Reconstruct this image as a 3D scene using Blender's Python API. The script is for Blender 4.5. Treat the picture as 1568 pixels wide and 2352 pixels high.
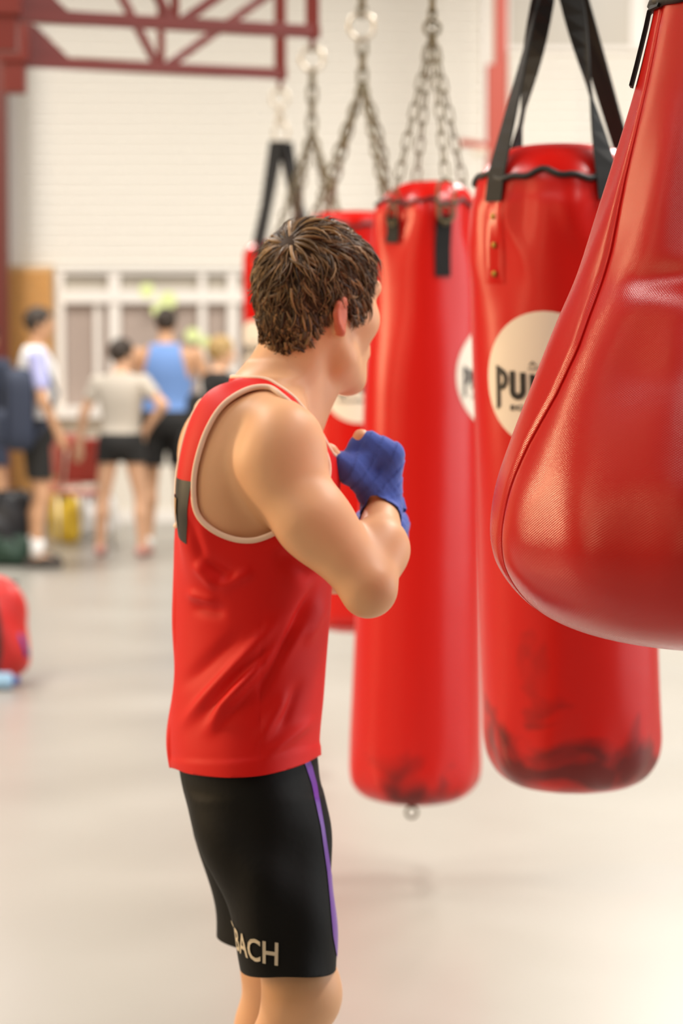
import bpy, bmesh, math, random
import numpy as np
from mathutils import Vector, Matrix
from mathutils.bvhtree import BVHTree

for o in list(bpy.data.objects): bpy.data.objects.remove(o, do_unlink=True)
scene = bpy.context.scene
COL = scene.collection
random.seed(7); RNG = np.random.default_rng(7)

# ------------------------------------------------------------------ camera
FPX = 85.0 / 36.0 * 2352.0            # focal length in pixels of the 1568x2352 frame
CAMZ = 1.53
PITCH = math.atan((1176 - 790) / FPX)
cam_d = bpy.data.cameras.new('camera'); cam = bpy.data.objects.new('camera', cam_d); COL.objects.link(cam)
cam.location = (0, 0, CAMZ); cam.rotation_euler = (math.pi / 2 - PITCH, 0, 0)
cam_d.sensor_fit = 'VERTICAL'; cam_d.sensor_height = 36; cam_d.sensor_width = 24; cam_d.lens = 85
cam_d.dof.use_dof = True; cam_d.dof.focus_distance = 3.3; cam_d.dof.aperture_fstop = 4.0
cam_d.clip_end = 200
scene.camera = cam

# ------------------------------------------------------------------ world, lamps, exposure
world = bpy.data.worlds.new('hall_light'); scene.world = world; world.use_nodes = True
bg = world.node_tree.nodes['Background']; bg.inputs[0].default_value = (1.0, 0.965, 0.91, 1); bg.inputs[1].default_value = 0.11
def area(name, loc, target, sx, sy, power, col):
    l = bpy.data.lights.new(name, 'AREA'); l.shape = 'RECTANGLE'; l.size = sx; l.size_y = sy; l.energy = power; l.color = col
    o = bpy.data.objects.new(name, l); COL.objects.link(o); o.location = loc
    o.rotation_euler = (Vector(target) - Vector(loc)).to_track_quat('-Z', 'Y').to_euler()
    return o
WARM = (1.0, 0.70, 0.38); NEUT = (1.0, 0.955, 0.89); COOL = (0.93, 0.97, 1.0)
# rows of ceiling lamps over the hall
for y, pw in ((1.2, 85), (4.8, 215), (8.6, 250), (12.6, 300), (16.6, 350)):
    area('ceiling_lamp', (-3.2, y, 5.6), (-3.2, y, 0), 0.5, 2.4, pw * .9, NEUT)
    area('ceiling_lamp', (2.6, y, 5.6), (2.6, y, 0), 0.5, 2.4, pw * 1.2, NEUT)
# added warm area lights off left, tall and narrow to streak the bags
for y, pw in ((-3.6, 90), (1.0, 120), (6.4, 430)):
    area('left_window_light', (-7.0, y, 3.2), (0, y, 2.2), 0.5, 3.4, pw, WARM)
# daylight from the open doors on the right-hand side of the hall
area('door_daylight', (7.5, 5.0, 2.3), (0, 5.0, 1.2), 8.0, 3.6, 365, COOL)
scene.view_settings.view_transform = 'Standard'; scene.view_settings.look = 'None'
scene.view_settings.exposure = -0.28; scene.view_settings.gamma = 1.0; scene.view_settings.use_curve_mapping = False

# ------------------------------------------------------------------ placement helpers
FW = np.array([0, math.cos(PITCH), -math.sin(PITCH)]); UP = np.array([0, math.sin(PITCH), math.cos(PITCH)])
def W(px, py, Y):
    "world point at depth Y that is seen at photo pixel (px, py)"
    d = FW + (px - 784) / FPX * np.array([1., 0, 0]) + (1176 - py) / FPX * UP
    t = Y / d[1]
    return np.array([t * d[0], Y, CAMZ + t * d[2]])
def proj(V):
    V = np.asarray(V, float) - np.array([0, 0, CAMZ])
    z = V @ FW
    return np.stack([784 + FPX * V[:, 0] / z, 1176 - FPX * (V @ UP) / z], 1)

# ------------------------------------------------------------------ object helpers
def tag(o, label=None, cat=None, group=None, kind=None):
    if label: o['label'] = label
    if cat: o['category'] = cat
    if group: o['group'] = group
    if kind: o['kind'] = kind
    return o
def empty(name, loc=(0, 0, 0), rz=0.0):
    o = bpy.data.objects.new(name, None); COL.objects.link(o); o.location = loc; o.rotation_euler = (0, 0, rz)
    o.empty_display_size = 0.05
    return o
def link(name, me, parent=None, world_coords=True):
    o = bpy.data.objects.new(name, me); COL.objects.link(o)
    if parent is not None:
        o.parent = parent
        if world_coords: o.matrix_parent_inverse = MW(parent).inverted()
    return o
def MW(o):
    m = Matrix.LocRotScale(o.location, o.rotation_euler, o.scale)
    if o.parent: m = MW(o.parent) @ o.matrix_parent_inverse @ m
    return m
def mesh(name, V, F, mats, smooth=True, uv=None, idx=None):
    me = bpy.data.meshes.new(name)
    me.from_pydata([tuple(map(float, v)) for v in V], [], [tuple(map(int, f)) for f in F])
    for m in (mats if isinstance(mats, (list, tuple)) else [mats]): me.materials.append(m)
    me.polygons.foreach_set('use_smooth', [smooth] * len(me.polygons))
    if idx is not None: me.polygons.foreach_set('material_index', [int(i) for i in idx])
    if uv is not None:
        l = me.uv_layers.new(name='UVMap'); vi = np.empty(len(me.loops), int); me.loops.foreach_get('vertex_index', vi)
        l.data.foreach_set('uv', np.asarray(uv, float)[vi].ravel())
    me.update()
    return me
def mk(name, V, F, mats, parent=None, smooth=True, wc=True, **k):
    return link(name, mesh(name, V, F, mats, smooth, **k), parent, wc)

class MB:
    "collects simple shapes into one mesh"
    def __init__(s): s.V = []; s.F = []
    def add(s, V, F):
        n = len(s.V); s.V += [tuple(v) for v in V]; s.F += [tuple(i + n for i in f) for f in F]; return s
    def hexa(s, c):
        return s.add(c, [(0, 3, 2, 1), (4, 5, 6, 7), (0, 1, 5, 4), (1, 2, 6, 5), (2, 3, 7, 6), (3, 0, 4, 7)])
    def box(s, lo, hi):
        (a, b, c), (d, e, f) = lo, hi
        return s.hexa([(a, b, c), (d, b, c), (d, e, c), (a, e, c), (a, b, f), (d, b, f), (d, e, f), (a, e, f)])
    def bar(s, p, q, w, h, upv=(0, 0, 1)):
        p = Vector(p); q = Vector(q); d = (q - p).normalized(); up = Vector(upv)
        sd = d.cross(up)
        if sd.length < 1e-4: sd = d.cross(Vector((0, 1, 0)))
        sd.normalize(); u = sd.cross(d)
        sd = sd * w / 2; u = u * h / 2
        return s.hexa([p - sd - u, p + sd - u, q + sd - u, q - sd - u, p - sd + u, p + sd + u, q + sd + u, q - sd + u])
    def tube(s, pts, r, n=8, closed=False, cap=True):
        P = [Vector(p) for p in pts]; m = len(P); R = r if hasattr(r, '__len__') else [r] * m
        prev = None; V = []
        for i, p in enumerate(P):
            a = P[(i - 1) % m] if (closed or i > 0) else p; b = P[(i + 1) % m] if (closed or i < m - 1) else p
            t = (b - a).normalized()
            if prev is None:
                prev = t.orthogonal().normalized()
            prev = (prev - t * prev.dot(t)).normalized(); bi = t.cross(prev)
            for k in range(n):
                an = 2 * math.pi * k / n
                V.append(p + (prev * math.cos(an) + bi * math.sin(an)) * R[i])
        F = []
        for i in range(m if closed else m - 1):
            j = (i + 1) % m
            for k in range(n):
                F.append((i * n + k, i * n + (k + 1) % n, j * n + (k + 1) % n, j * n + k))
        if cap and not closed:
            F.append(tuple(range(n - 1, -1, -1))); F.append(tuple(range((m - 1) * n, m * n)))
        return s.add(V, F)
    def build(s, name, mat, parent=None, smooth=False, wc=True, bevel=0.0):
        o = mk(name, s.V, s.F, mat, parent, smooth, wc)
        if bevel:
            b = o.modifiers.new('bevel', 'BEVEL'); b.width = bevel; b.segments = 2; b.limit_method = 'ANGLE'
        return o
def catmull(A, n, closed=False):
    A = np.asarray(A, float); m = len(A)
    if closed: Q = np.vstack([A[-1], A, A[0], A[1]]); segs = m
    else: Q = np.vstack([2 * A[0] - A[1], A, 2 * A[-1] - A[-2]]); segs = m - 1
    out = []
    for u in np.linspace(0, segs, n, endpoint=not closed):
        i = min(int(u), segs - 1); t = u - i
        p0, p1, p2, p3 = Q[i], Q[i + 1], Q[i + 2], Q[i + 3]
        out.append(.5 * (2 * p1 + (p2 - p0) * t + (2 * p0 - 5 * p1 + 4 * p2 - p3) * t * t + (3 * p1 - p0 - 3 * p2 + p3) * t ** 3))
    return np.array(out)

# ------------------------------------------------------------------ implicit surface helpers (bodies and clothes)
class Field:
    def __init__(s, lo, hi, h):
        s.lo = np.array(lo, float); s.h = h
        s.n = np.ceil((np.array(hi, float) - s.lo) / h).astype(int) + 1
        s.d = np.full(s.n, 0.25, np.float32)
        s.ax = [(s.lo[i] + h * np.arange(s.n[i])).astype(np.float32) for i in range(3)]
    def copy(s):
        f = Field.__new__(Field); f.lo = s.lo; f.h = s.h; f.n = s.n; f.ax = s.ax; f.d = s.d.copy(); return f
    def region(s, lo, hi):
        a = np.clip(np.floor((np.array(lo) - s.lo) / s.h).astype(int), 0, s.n); b = np.clip(np.ceil((np.array(hi) - s.lo) / s.h).astype(int) + 1, 0, s.n)
        sl = tuple(slice(a[i], b[i]) for i in range(3))
        X = s.ax[0][sl[0]][:, None, None]; Y = s.ax[1][sl[1]][None, :, None]; Z = s.ax[2][sl[2]][None, None, :]
        return sl, X, Y, Z
    def add(s, prim, k=0.02, mode='u'):
        fn, lo, hi = prim; pad = max(k, .03) + 2 * s.h
        sl, X, Y, Z = s.region(np.array(lo) - pad, np.array(hi) + pad)
        cur = s.d[sl]
        if cur.size == 0: return s
        d = fn(X, Y, Z).astype(np.float32)
        if mode == 'u':
            hh = np.maximum(k - np.abs(cur - d), 0) / k
            s.d[sl] = np.minimum(cur, d) - hh * hh * k * .25
        else:
            d = -d; hh = np.maximum(k - np.abs(cur - d), 0) / k
            s.d[sl] = np.maximum(cur, d) + hh * hh * k * .25
        return s
    def mesh(s, off=0.0): return surface_nets(s.d - off, s.lo, s.h)
def cone(a, b, ra, rb):
    a = np.array(a, float); b = np.array(b, float); ab = b - a; L = float(ab @ ab) + 1e-12
    def fn(X, Y, Z):
        x = X - a[0]; y = Y - a[1]; z = Z - a[2]
        t = np.clip((x * ab[0] + y * ab[1] + z * ab[2]) / L, 0, 1)
        return np.sqrt((x - t * ab[0]) ** 2 + (y - t * ab[1]) ** 2 + (z - t * ab[2]) ** 2) - (ra + (rb - ra) * t)
    r = max(ra, rb)
    return fn, np.minimum(a, b) - r, np.maximum(a, b) + r
def ell(c, rad, ax=None):
    c = np.array(c, float); ax = np.eye(3) if ax is None else np.array(ax, float)
    def fn(X, Y, Z):
        x = X - c[0]; y = Y - c[1]; z = Z - c[2]
        k0 = 0; k1 = 0
        for i in range(3):
            q = x * ax[i][0] + y * ax[i][1] + z * ax[i][2]
            k0 = k0 + (q / rad[i]) ** 2; k1 = k1 + (q / rad[i] ** 2) ** 2
        k0 = np.sqrt(k0); return k0 * (k0 - 1) / np.maximum(np.sqrt(k1), 1e-6)
    r = max(rad)
    return fn, c - r, c + r
def loft(levels, n=80):
    "levels rows: z, cx, cy, a (facing half), b (side half), yaw deg"
    L = np.array(sorted(map(tuple, levels)), float); L = catmull(L, n)
    z = L[:, 0]
    def fn(X, Y, Z):
        Zf = np.clip(Z, z[0], z[-1])
        g = [np.interp(Zf, z, L[:, i]) for i in range(1, 6)]
        cx, cy, a, b, yw = g; yw = np.radians(yw)
        dx = X - cx; dy = Y - cy; lf = dx * np.cos(yw) + dy * np.sin(yw); lr = dx * np.sin(yw) - dy * np.cos(yw)
        k0 = np.sqrt((lf / a) ** 2 + (lr / b) ** 2); k1 = np.sqrt((lf / a ** 2) ** 2 + (lr / b ** 2) ** 2)
        d = k0 * (k0 - 1) / np.maximum(k1, 1e-3)
        return np.maximum(d, np.maximum(Z - z[-1], z[0] - Z))
    r = max(L[:, 3].max(), L[:, 4].max())
    return fn, [L[:, 1].min() - r, L[:, 2].min() - r, z[0]], [L[:, 1].max() + r, L[:, 2].max() + r, z[-1]]
def surface_nets(d, lo, h):
    s = d < 0; n = np.array(d.shape)
    c = np.zeros(n - 1, np.int8)
    for i in (0, 1):
        for j in (0, 1):
            for k in (0, 1):
                c += s[i:n[0] - 1 + i, j:n[1] - 1 + j, k:n[2] - 1 + k]
    I = np.argwhere((c > 0) & (c < 8)); idx = np.full(n - 1, -1, np.int64); idx[I[:, 0], I[:, 1], I[:, 2]] = np.arange(len(I))
    acc = np.zeros((len(I), 3)); cnt = np.zeros(len(I))
    corners = [(i, j, k) for i in (0, 1) for j in (0, 1) for k in (0, 1)]
    for a in corners:
        for axis in range(3):
            if a[axis] == 0:
                b = list(a); b[axis] = 1
                va = d[I[:, 0] + a[0], I[:, 1] + a[1], I[:, 2] + a[2]]; vb = d[I[:, 0] + b[0], I[:, 1] + b[1], I[:, 2] + b[2]]
                m = (va < 0) != (vb < 0); t = np.where(m, va / np.where(m, va - vb, 1), 0)
                p = np.tile(np.array(a, float), (len(I), 1)); p[:, axis] += t
                acc += p * m[:, None]; cnt += m
    V = lo + h * (I + acc / cnt[:, None])
    F = []
    for axis in range(3):
        u, v = [(1, 2), (2, 0), (0, 1)][axis]
        sa = [slice(None)] * 3; sb = [slice(None)] * 3; sa[axis] = slice(0, -1); sb[axis] = slice(1, None)
        E = np.argwhere(s[tuple(sa)] != s[tuple(sb)])
        E = E[(E[:, u] > 0) & (E[:, v] > 0) & (E[:, u] < n[u] - 1) & (E[:, v] < n[v] - 1)]
        q = []
        for du, dv in ((1, 1), (0, 1), (0, 0), (1, 0)):
            e = E.copy(); e[:, u] -= du; e[:, v] -= dv; q.append(idx[e[:, 0], e[:, 1], e[:, 2]])
        q = np.stack(q, 1); ins = s[E[:, 0], E[:, 1], E[:, 2]]
        q[~ins] = q[~ins][:, ::-1]
        F.append(q)
    return V, np.vstack(F)
def relax(V, F, it=2, lam=.5):
    F = np.asarray(F); E = np.vstack([F[:, [i, (i + 1) % F.shape[1]]] for i in range(F.shape[1])]); E = np.vstack([E, E[:, ::-1]])
    V = V.copy(); cnt = np.maximum(np.bincount(E[:, 0], minlength=len(V)), 1)[:, None]
    for k in range(it):
        S = np.stack([np.bincount(E[:, 0], V[E[:, 1], i], minlength=len(V)) for i in range(3)], 1) / cnt
        V += lam * (S - V)
    return V
def normals(V, F):
    F = np.asarray(F); N = np.zeros_like(V)
    fn = np.cross(V[F[:, 2]] - V[F[:, 0]], V[F[:, 3 % F.shape[1]]] - V[F[:, 1]])
    for i in range(F.shape[1]): np.add.at(N, F[:, i], fn)
    return N / np.maximum(np.linalg.norm(N, axis=1), 1e-12)[:, None]
def clip(V, F, s):
    "keep the part of the mesh where s > 0, cut cleanly through faces"
    V = list(map(tuple, V)); out = []; s = list(map(float, s)); cut = {}
    def cross(i, j):
        k = (i, j) if i < j else (j, i)
        if k not in cut:
            t = s[i] / (s[i] - s[j]); t = min(max(t, 0.02), 0.98)
            V.append(tuple(V[i][c] + (V[j][c] - V[i][c]) * t for c in range(3))); cut[k] = len(V) - 1
        return cut[k]
    for f in F:
        f = [int(x) for x in f]; ins = [s[i] > 0 for i in f]
        if all(ins): out.append(f); continue
        if not any(ins): continue
        g = []
        for a in range(len(f)):
            i, j = f[a], f[(a + 1) % len(f)]
            if s[i] > 0: g.append(i)
            if (s[i] > 0) != (s[j] > 0): g.append(cross(i, j))
        if len(g) >= 3: out.append(g)
    used = sorted({i for f in out for i in f}); mp = {o: n for n, o in enumerate(used)}
    return np.array([V[i] for i in used]), [[mp[i] for i in f] for f in out]
def boundary_loops(F):
    cnt = {}
    for f in F:
        for a in range(len(f)):
            i, j = f[a], f[(a + 1) % len(f)]; k = (min(i, j), max(i, j)); cnt[k] = cnt.get(k, 0) + 1
    nb = {}
    for (i, j), c in cnt.items():
        if c == 1: nb.setdefault(i, []).append(j); nb.setdefault(j, []).append(i)
    seen = set(); loops = []
    for st in nb:
        if st in seen: continue
        lp = [st]; seen.add(st); cur = st
        while True:
            nx = [x for x in nb[cur] if x not in seen]
            if not nx: break
            cur = nx[0]; seen.add(cur); lp.append(cur)
        if len(lp) > 12: loops.append(lp)
    return loops
def smooth_loop(P, n, it=6):
    P = np.array(P)
    for k in range(it): P = .5 * P + .25 * (np.roll(P, 1, 0) + np.roll(P, -1, 0))
    seg = np.linalg.norm(np.roll(P, -1, 0) - P, axis=1); c = np.concatenate([[0], np.cumsum(seg)]); Q = np.vstack([P, P[:1]])
    t = np.linspace(0, c[-1], n, endpoint=False)
    return np.stack([np.interp(t, c, Q[:, i]) for i in range(3)], 1)
def poly_sd(P, poly):
    "signed distance (negative inside) of points to polygon in 2D"
    P = np.asarray(P); poly = np.asarray(poly, float); d = np.full(len(P), 1e9); ins = np.zeros(len(P), bool)
    for i in range(len(poly)):
        a = poly[i]; b = poly[(i + 1) % len(poly)]; e = b - a; w = P - a
        t = np.clip((w @ e) / (e @ e), 0, 1); d = np.minimum(d, np.linalg.norm(w - t[:, None] * e, axis=1))
        c = (a[1] > P[:, 1]) != (b[1] > P[:, 1])
        with np.errstate(divide='ignore', invalid='ignore'):
            xs = a[0] + (P[:, 1] - a[1]) * e[0] / e[1]
        ins ^= c & (P[:, 0] < xs)
    return np.where(ins, -d, d)

# ------------------------------------------------------------------ materials
def lin(r, g, b):
    f = lambda c: (c / 255 / 12.92) if c / 255 <= .04045 else ((c / 255 + .055) / 1.055) ** 2.4
    return (f(r), f(g), f(b), 1)
def mat(name, col, rough=.5, spec=.5, metal=0.0, noise=0.0, nscale=30, bump=0.0, bscale=200, coat=0.0, sheen=0.0, sss=0.0):
    m = bpy.data.materials.new(name); m.use_nodes = True; nt = m.node_tree; b = nt.nodes['Principled BSDF']
    if len(col) == 3: col = (*col, 1)
    b.inputs['Base Color'].default_value = col; b.inputs['Roughness'].default_value = rough; b.inputs['Metallic'].default_value = metal
    b.inputs['Specular IOR Level'].default_value = spec
    b.inputs['Coat Weight'].default_value = coat; b.inputs['Sheen Weight'].default_value = sheen
    if sss:
        b.inputs['Subsurface Weight'].default_value = sss; b.inputs['Subsurface Radius'].default_value = (1, .35, .18); b.inputs['Subsurface Scale'].default_value = .012
    tc = nt.nodes.new('ShaderNodeTexCoord')
    if noise:
        t = nt.nodes.new('ShaderNodeTexNoise'); t.inputs['Scale'].default_value = nscale; t.inputs['Detail'].default_value = 4
        nt.links.new(tc.outputs['Object'], t.inputs['Vector'])
        mx = nt.nodes.new('ShaderNodeMix'); mx.data_type = 'RGBA'
        mx.inputs[6].default_value = tuple(c * (1 - noise) for c in col[:3]) + (1,); mx.inputs[7].default_value = tuple(min(1, c * (1 + noise)) for c in col[:3]) + (1,)
        nt.links.new(t.outputs['Fac'], mx.inputs[0]); nt.links.new(mx.outputs[2], b.inputs['Base Color'])
    if bump:
        t = nt.nodes.new('ShaderNodeTexNoise'); t.inputs['Scale'].default_value = bscale; t.inputs['Detail'].default_value = 3
        nt.links.new(tc.outputs['Object'], t.inputs['Vector'])
        bp = nt.nodes.new('ShaderNodeBump'); bp.inputs['Strength'].default_value = bump; bp.inputs['Distance'].default_value = .01
        nt.links.new(t.outputs['Fac'], bp.inputs['Height']); nt.links.new(bp.outputs['Normal'], b.inputs['Normal'])
    return m
def vinyl(name, col, rough, stain=None, weave=False, ripple=.12):
    "glossy coated bag fabric; stain = (z centre, z falloff) of scuffed dirt low on the bag"
    m = mat(name, col, rough, .42, bump=ripple, bscale=9); nt = m.node_tree; b = nt.nodes['Principled BSDF']
    tc = [n for n in nt.nodes if n.type == 'TEX_COORD'][0]
    if stain:
        geo = nt.nodes.new('ShaderNodeNewGeometry'); sep = nt.nodes.new('ShaderNodeSeparateXYZ'); nt.links.new(geo.outputs['Position'], sep.inputs[0])
        mr = nt.nodes.new('ShaderNodeMapRange'); mr.inputs[1].default_value = stain[0]; mr.inputs[2].default_value = stain[1]; mr.inputs[3].default_value = .15; mr.inputs[4].default_value = -.3
        nt.links.new(sep.outputs[2], mr.inputs[0])
        t = nt.nodes.new('ShaderNodeTexNoise'); t.inputs['Scale'].default_value = 5.5; t.inputs['Detail'].default_value = 5; t.inputs['Distortion'].default_value = .6
        nt.links.new(geo.outputs['Position'], t.inputs['Vector'])
        ad = nt.nodes.new('ShaderNodeMath'); nt.links.new(t.outputs['Fac'], ad.inputs[0]); nt.links.new(mr.outputs[0], ad.inputs[1])
        rp = nt.nodes.new('ShaderNodeMapRange'); rp.inputs[1].default_value = .58; rp.inputs[2].default_value = .72; nt.links.new(ad.outputs[0], rp.inputs[0])
        ml = nt.nodes.new('ShaderNodeMath'); ml.operation = 'MULTIPLY'; ml.inputs[1].default_value = .85; nt.links.new(rp.outputs[0], ml.inputs[0])
        mx = nt.nodes.new('ShaderNodeMix'); mx.data_type = 'RGBA'; mx.inputs[6].default_value = (*col[:3], 1); mx.inputs[7].default_value = (.10, .008, .008, 1)
        nt.links.new(ml.outputs[0], mx.inputs[0]); nt.links.new(mx.outputs[2], b.inputs['Base Color'])
    if weave:
        uvn = nt.nodes.new('ShaderNodeUVMap'); bp0 = [n for n in nt.nodes if n.type == 'BUMP'][0]
        prev = bp0
        for ang, st in ((.75, .20), (-.75, .10)):
            mp = nt.nodes.new('ShaderNodeMapping'); mp.inputs['Rotation'].default_value = (0, 0, ang); nt.links.new(uvn.outputs[0], mp.inputs['Vector'])
            w = nt.nodes.new('ShaderNodeTexWave'); w.inputs['Scale'].default_value = 135; w.inputs['Distortion'].default_value = .4; nt.links.new(mp.outputs[0], w.inputs['Vector'])
            bp = nt.nodes.new('ShaderNodeBump'); bp.inputs['Strength'].default_value = st; bp.inputs['Distance'].default_value = .0006
            nt.links.new(w.outputs['Fac'], bp.inputs['Height']); nt.links.new(prev.outputs['Normal'], bp.inputs['Normal']); prev = bp
        nt.links.new(prev.outputs['Normal'], b.inputs['Normal'])
    return m
RED = (.62, .007, .003)
M = {}
M['vinyl'] = vinyl('red_vinyl', RED, .26)
M['vinyl_stained'] = vinyl('red_vinyl_scuffed', RED, .32, stain=(.66, 1.25))
M['vinyl_scuffed'] = vinyl('red_vinyl_scuffed_base', RED, .32, stain=(.22, .55))
M['vinyl_weave'] = vinyl('red_woven_vinyl', (.56, .010, .005), .235, weave=True, ripple=.10)
M['black_web'] = mat('black_webbing', (.010, .0092, .0082), .6, .3, bump=.2, bscale=500)
M['black'] = mat('black_trim', (.012, .011, .010), .5)
M['logo_white'] = mat('logo_white', lin(240, 226, 205), .45)
M['ink'] = mat('black_ink', (.010, .008, .007), .5)
M['steel'] = mat('chain_steel', lin(112, 100, 76), .42, .5, metal=.6, noise=.35, nscale=60)
M['zinc'] = mat('zinc_ring', lin(205, 195, 178), .35, .5, metal=.5)
M['brass'] = mat('brass_rivet', lin(150, 120, 50), .35, .5, metal=.9)
M['maroon'] = mat('maroon_paint', lin(106, 31, 21), .45, .5, noise=.12, nscale=6)
M['maroon_dark'] = mat('dark_maroon_paint', lin(100, 36, 27), .5, .4)
M['post_red'] = mat('red_post_paint', lin(162, 66, 50), .45)
M['skin'] = mat('skin', (.78, .425, .225), .48, .38, noise=.06, nscale=14, sss=.12)
M['skin_flushed'] = mat('flushed_skin', (.62, .16, .085), .5, .35, sss=.2)
M['skin_pale'] = mat('skin_light', (.72, .42, .26), .5, .4)
M['skin_tan'] = mat('skin_tan', (.58, .32, .18), .5, .4)
M['singlet'] = mat('red_polyester', (.70, .008, .004), .55, .22, bump=.05, bscale=700)
M['trim_cream'] = mat('cream_binding', lin(238, 205, 178), .7)
M['shorts'] = mat('black_polyester', (.0050, .0043, .0034), .65, .18, bump=.06, bscale=60)
M['purple'] = mat('purple_satin', lin(112, 52, 160), .38)
M['print_tan'] = mat('tan_print', lin(176, 134, 90), .6)
M['letter'] = mat('letter_cream', lin(216, 200, 172), .7)
M['wrap'] = mat('blue_hand_wrap', (.055, .11, .46), .75, .25, bump=.25, bscale=600, sheen=.3)
M['shoe_white'] = mat('white_shoe', lin(235, 232, 226), .5)
M['eye_white'] = mat('eye_white', (.8, .78, .74), .2)
M['iris'] = mat('iris', (.08, .05, .03), .15)

# ================================================================== the hall
YW = 20.7; SW = FPX / YW                                    # back wall depth, pixels per metre there
wx = lambda px: (px - 784) / SW
wz = lambda py: W(784, py, YW)[2]
def floor_mat():
    m = mat('floor_vinyl', lin(205, 197, 184), .30, .5); nt = m.node_tree; b = nt.nodes['Principled BSDF']
    tc = [n for n in nt.nodes if n.type == 'TEX_COORD'][0]
    t = nt.nodes.new('ShaderNodeTexNoise'); t.inputs['Scale'].default_value = .9; t.inputs['Detail'].default_value = 5; nt.links.new(tc.outputs['Object'], t.inputs['Vector'])
    r = nt.nodes.new('ShaderNodeMapRange'); r.inputs[3].default_value = .22; r.inputs[4].default_value = .40; nt.links.new(t.outputs['Fac'], r.inputs[0]); nt.links.new(r.outputs[0], b.inputs['Roughness'])
    mx = nt.nodes.new('ShaderNodeMix'); mx.data_type = 'RGBA'; mx.inputs[6].default_value = lin(152, 148, 139); mx.inputs[7].default_value = lin(168, 164, 156)
    nt.links.new(t.outputs['Fac'], mx.inputs[0]); nt.links.new(mx.outputs[2], b.inputs['Base Color'])
    return m
M['floor'] = floor_mat()
M['wall'] = mat('cream_wall_paint', lin(232, 224, 210), .6, noise=.03, nscale=2)
M['slat'] = mat('shutter_slat_paint', lin(242, 237, 227), .45)
M['white_frame'] = mat('white_window_frame', lin(240, 234, 226), .4)
M['pane'] = mat('grey_glass', lin(176, 160, 150), .12, .5, noise=.06, nscale=3)
M['pane_grey'] = mat('frosted_grey_glass', lin(188, 180, 166), .35)
M['brick'] = mat('tan_brick', lin(205, 150, 84), .8, noise=.16, nscale=9, bump=.2, bscale=60)
M['mortar'] = mat('mortar', lin(206, 172, 128), .9)
M['lime'] = mat('lime_paper', lin(226, 238, 168), .6)

fl = MB().box((-9, -1.5, -.1), (9, YW + .4, 0)).build('floor', M['floor']); tag(fl, kind='structure')
wb = MB().box((-9, YW + .08, 0), (9, YW + .4, wz(960))).box((-9, YW + .08, wz(622)), (9, YW + .4, 6.2)) \
    .box((-9, YW + .08, wz(960)), (wx(30), YW + .4, wz(622))).box((wx(1130), YW + .08, wz(960)), (9, YW + .4, wz(622))) \
    .build('wall_back', M['wall']); tag(wb, kind='structure')
bb = MB().box((-9, YW + .06, 0), (9, YW + .08, .1)).build('baseboard_back', M['white_frame']); tag(bb, kind='structure')
# roller shutter of separate slats
sh = empty('roller_shutter', (wx(575), YW, wz(620))); tag(sh, 'cream roller shutter of horizontal slats above the servery window', 'shutter')
pitch = .086; z0 = wz(622)
def slat_mesh(w):
    n = 6; V = []; F = []
    for i in range(n + 1):
        a = i / n; V += [(-w / 2, -.026 * math.sin(math.pi * a) ** .8 - .002, a * pitch * .93), (w / 2, -.026 * math.sin(math.pi * a) ** .8 - .002, a * pitch * .93)]
    for i in range(n): F.append((2 * i, 2 * i + 1, 2 * i + 3, 2 * i + 2))
    k = len(V); V += [(-w / 2, .02, 0), (w / 2, .02, 0), (-w / 2, .02, pitch * .93), (w / 2, .02, pitch * .93)]
    F += [(k, k + 1, 1, 0), (2 * n, 2 * n + 1, k + 3, k + 2)]
    return mesh('slat', V, F, M['slat'])
sm = slat_mesh(wx(1105) - wx(50))
for i in range(34):
    o = link('slat', sm, sh); o.location = ((wx(1105) + wx(50)) / 2, YW + .03, z0 + i * pitch)
for px in ((24, 50), (1104, 1118)):
    MB().box((wx(px[0]), YW - .03, wz(640)), (wx(px[1]), YW + .08, 5.2)).build('guide_rail', M['white_frame'], sh, bevel=.006)
MB().box((wx(50), YW - .01, wz(630)), (wx(1105), YW + .06, z0)).build('bottom_bar', M['white_frame'], sh)
# cladding boards right of the post
cb = slat_mesh(7.4)
for i in range(46):
    o = link('cladding_board', cb, wb); o.location = (wx(1165) + 3.7, YW + .05, .115 + i * pitch)
# high window on the right
w2 = empty('window_2', (wx(1300), YW, wz(112))); tag(w2, kind='structure')
MB().box((wx(1160), YW - .0, wz(118)), (wx(1700), YW + .06, wz(108))).build('window_sill', M['white_frame'], w2)
for a, b in ((1165, 1440), (1478, 1690)):
    MB().box((wx(a), YW + .02, wz(108)), (wx(b), YW + .05, 5.2)).build('pane', M['pane_grey'], w2)
for a, b in ((1150, 1165), (1440, 1478)):
    MB().box((wx(a), YW - .02, wz(108)), (wx(b), YW + .06, 5.2)).build('mullion', M['white_frame'], w2)
# servery window under the shutter
w1 = empty('window_1', (wx(400), YW, wz(950))); tag(w1, kind='structure')
def fr(a, b, c, d, name='frame_bar', y0=-.04, m='white_frame'):
    return MB().box((wx(a), YW + y0, wz(d)), (wx(b), YW + .08, wz(c))).build(name, M[m], w1, bevel=.004)
fr(129, 150, 622, 940); fr(150, 1125, 622, 630); fr(149, 1126, 667, 697, 'frame_bar', -.05); fr(120, 1135, 932, 960, 'window_sill', -.12)
for a, b in ((252, 278), (458, 474), (524, 546), (760, 780), (1108, 1128)): fr(a, b, 630, 932, 'mullion', -.03)
fr(218, 232, 697, 932, 'mullion', .0)
xs = [150, 218, 252, 458, 524, 760, 1108]
for a, b in ((150, 252), (278, 458), (474, 524), (546, 760), (780, 1108)):
    MB().box((wx(a), YW + .04, wz(667)), (wx(b), YW + .06, wz(630))).build('pane', M['pane_grey'], w1)
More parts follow.
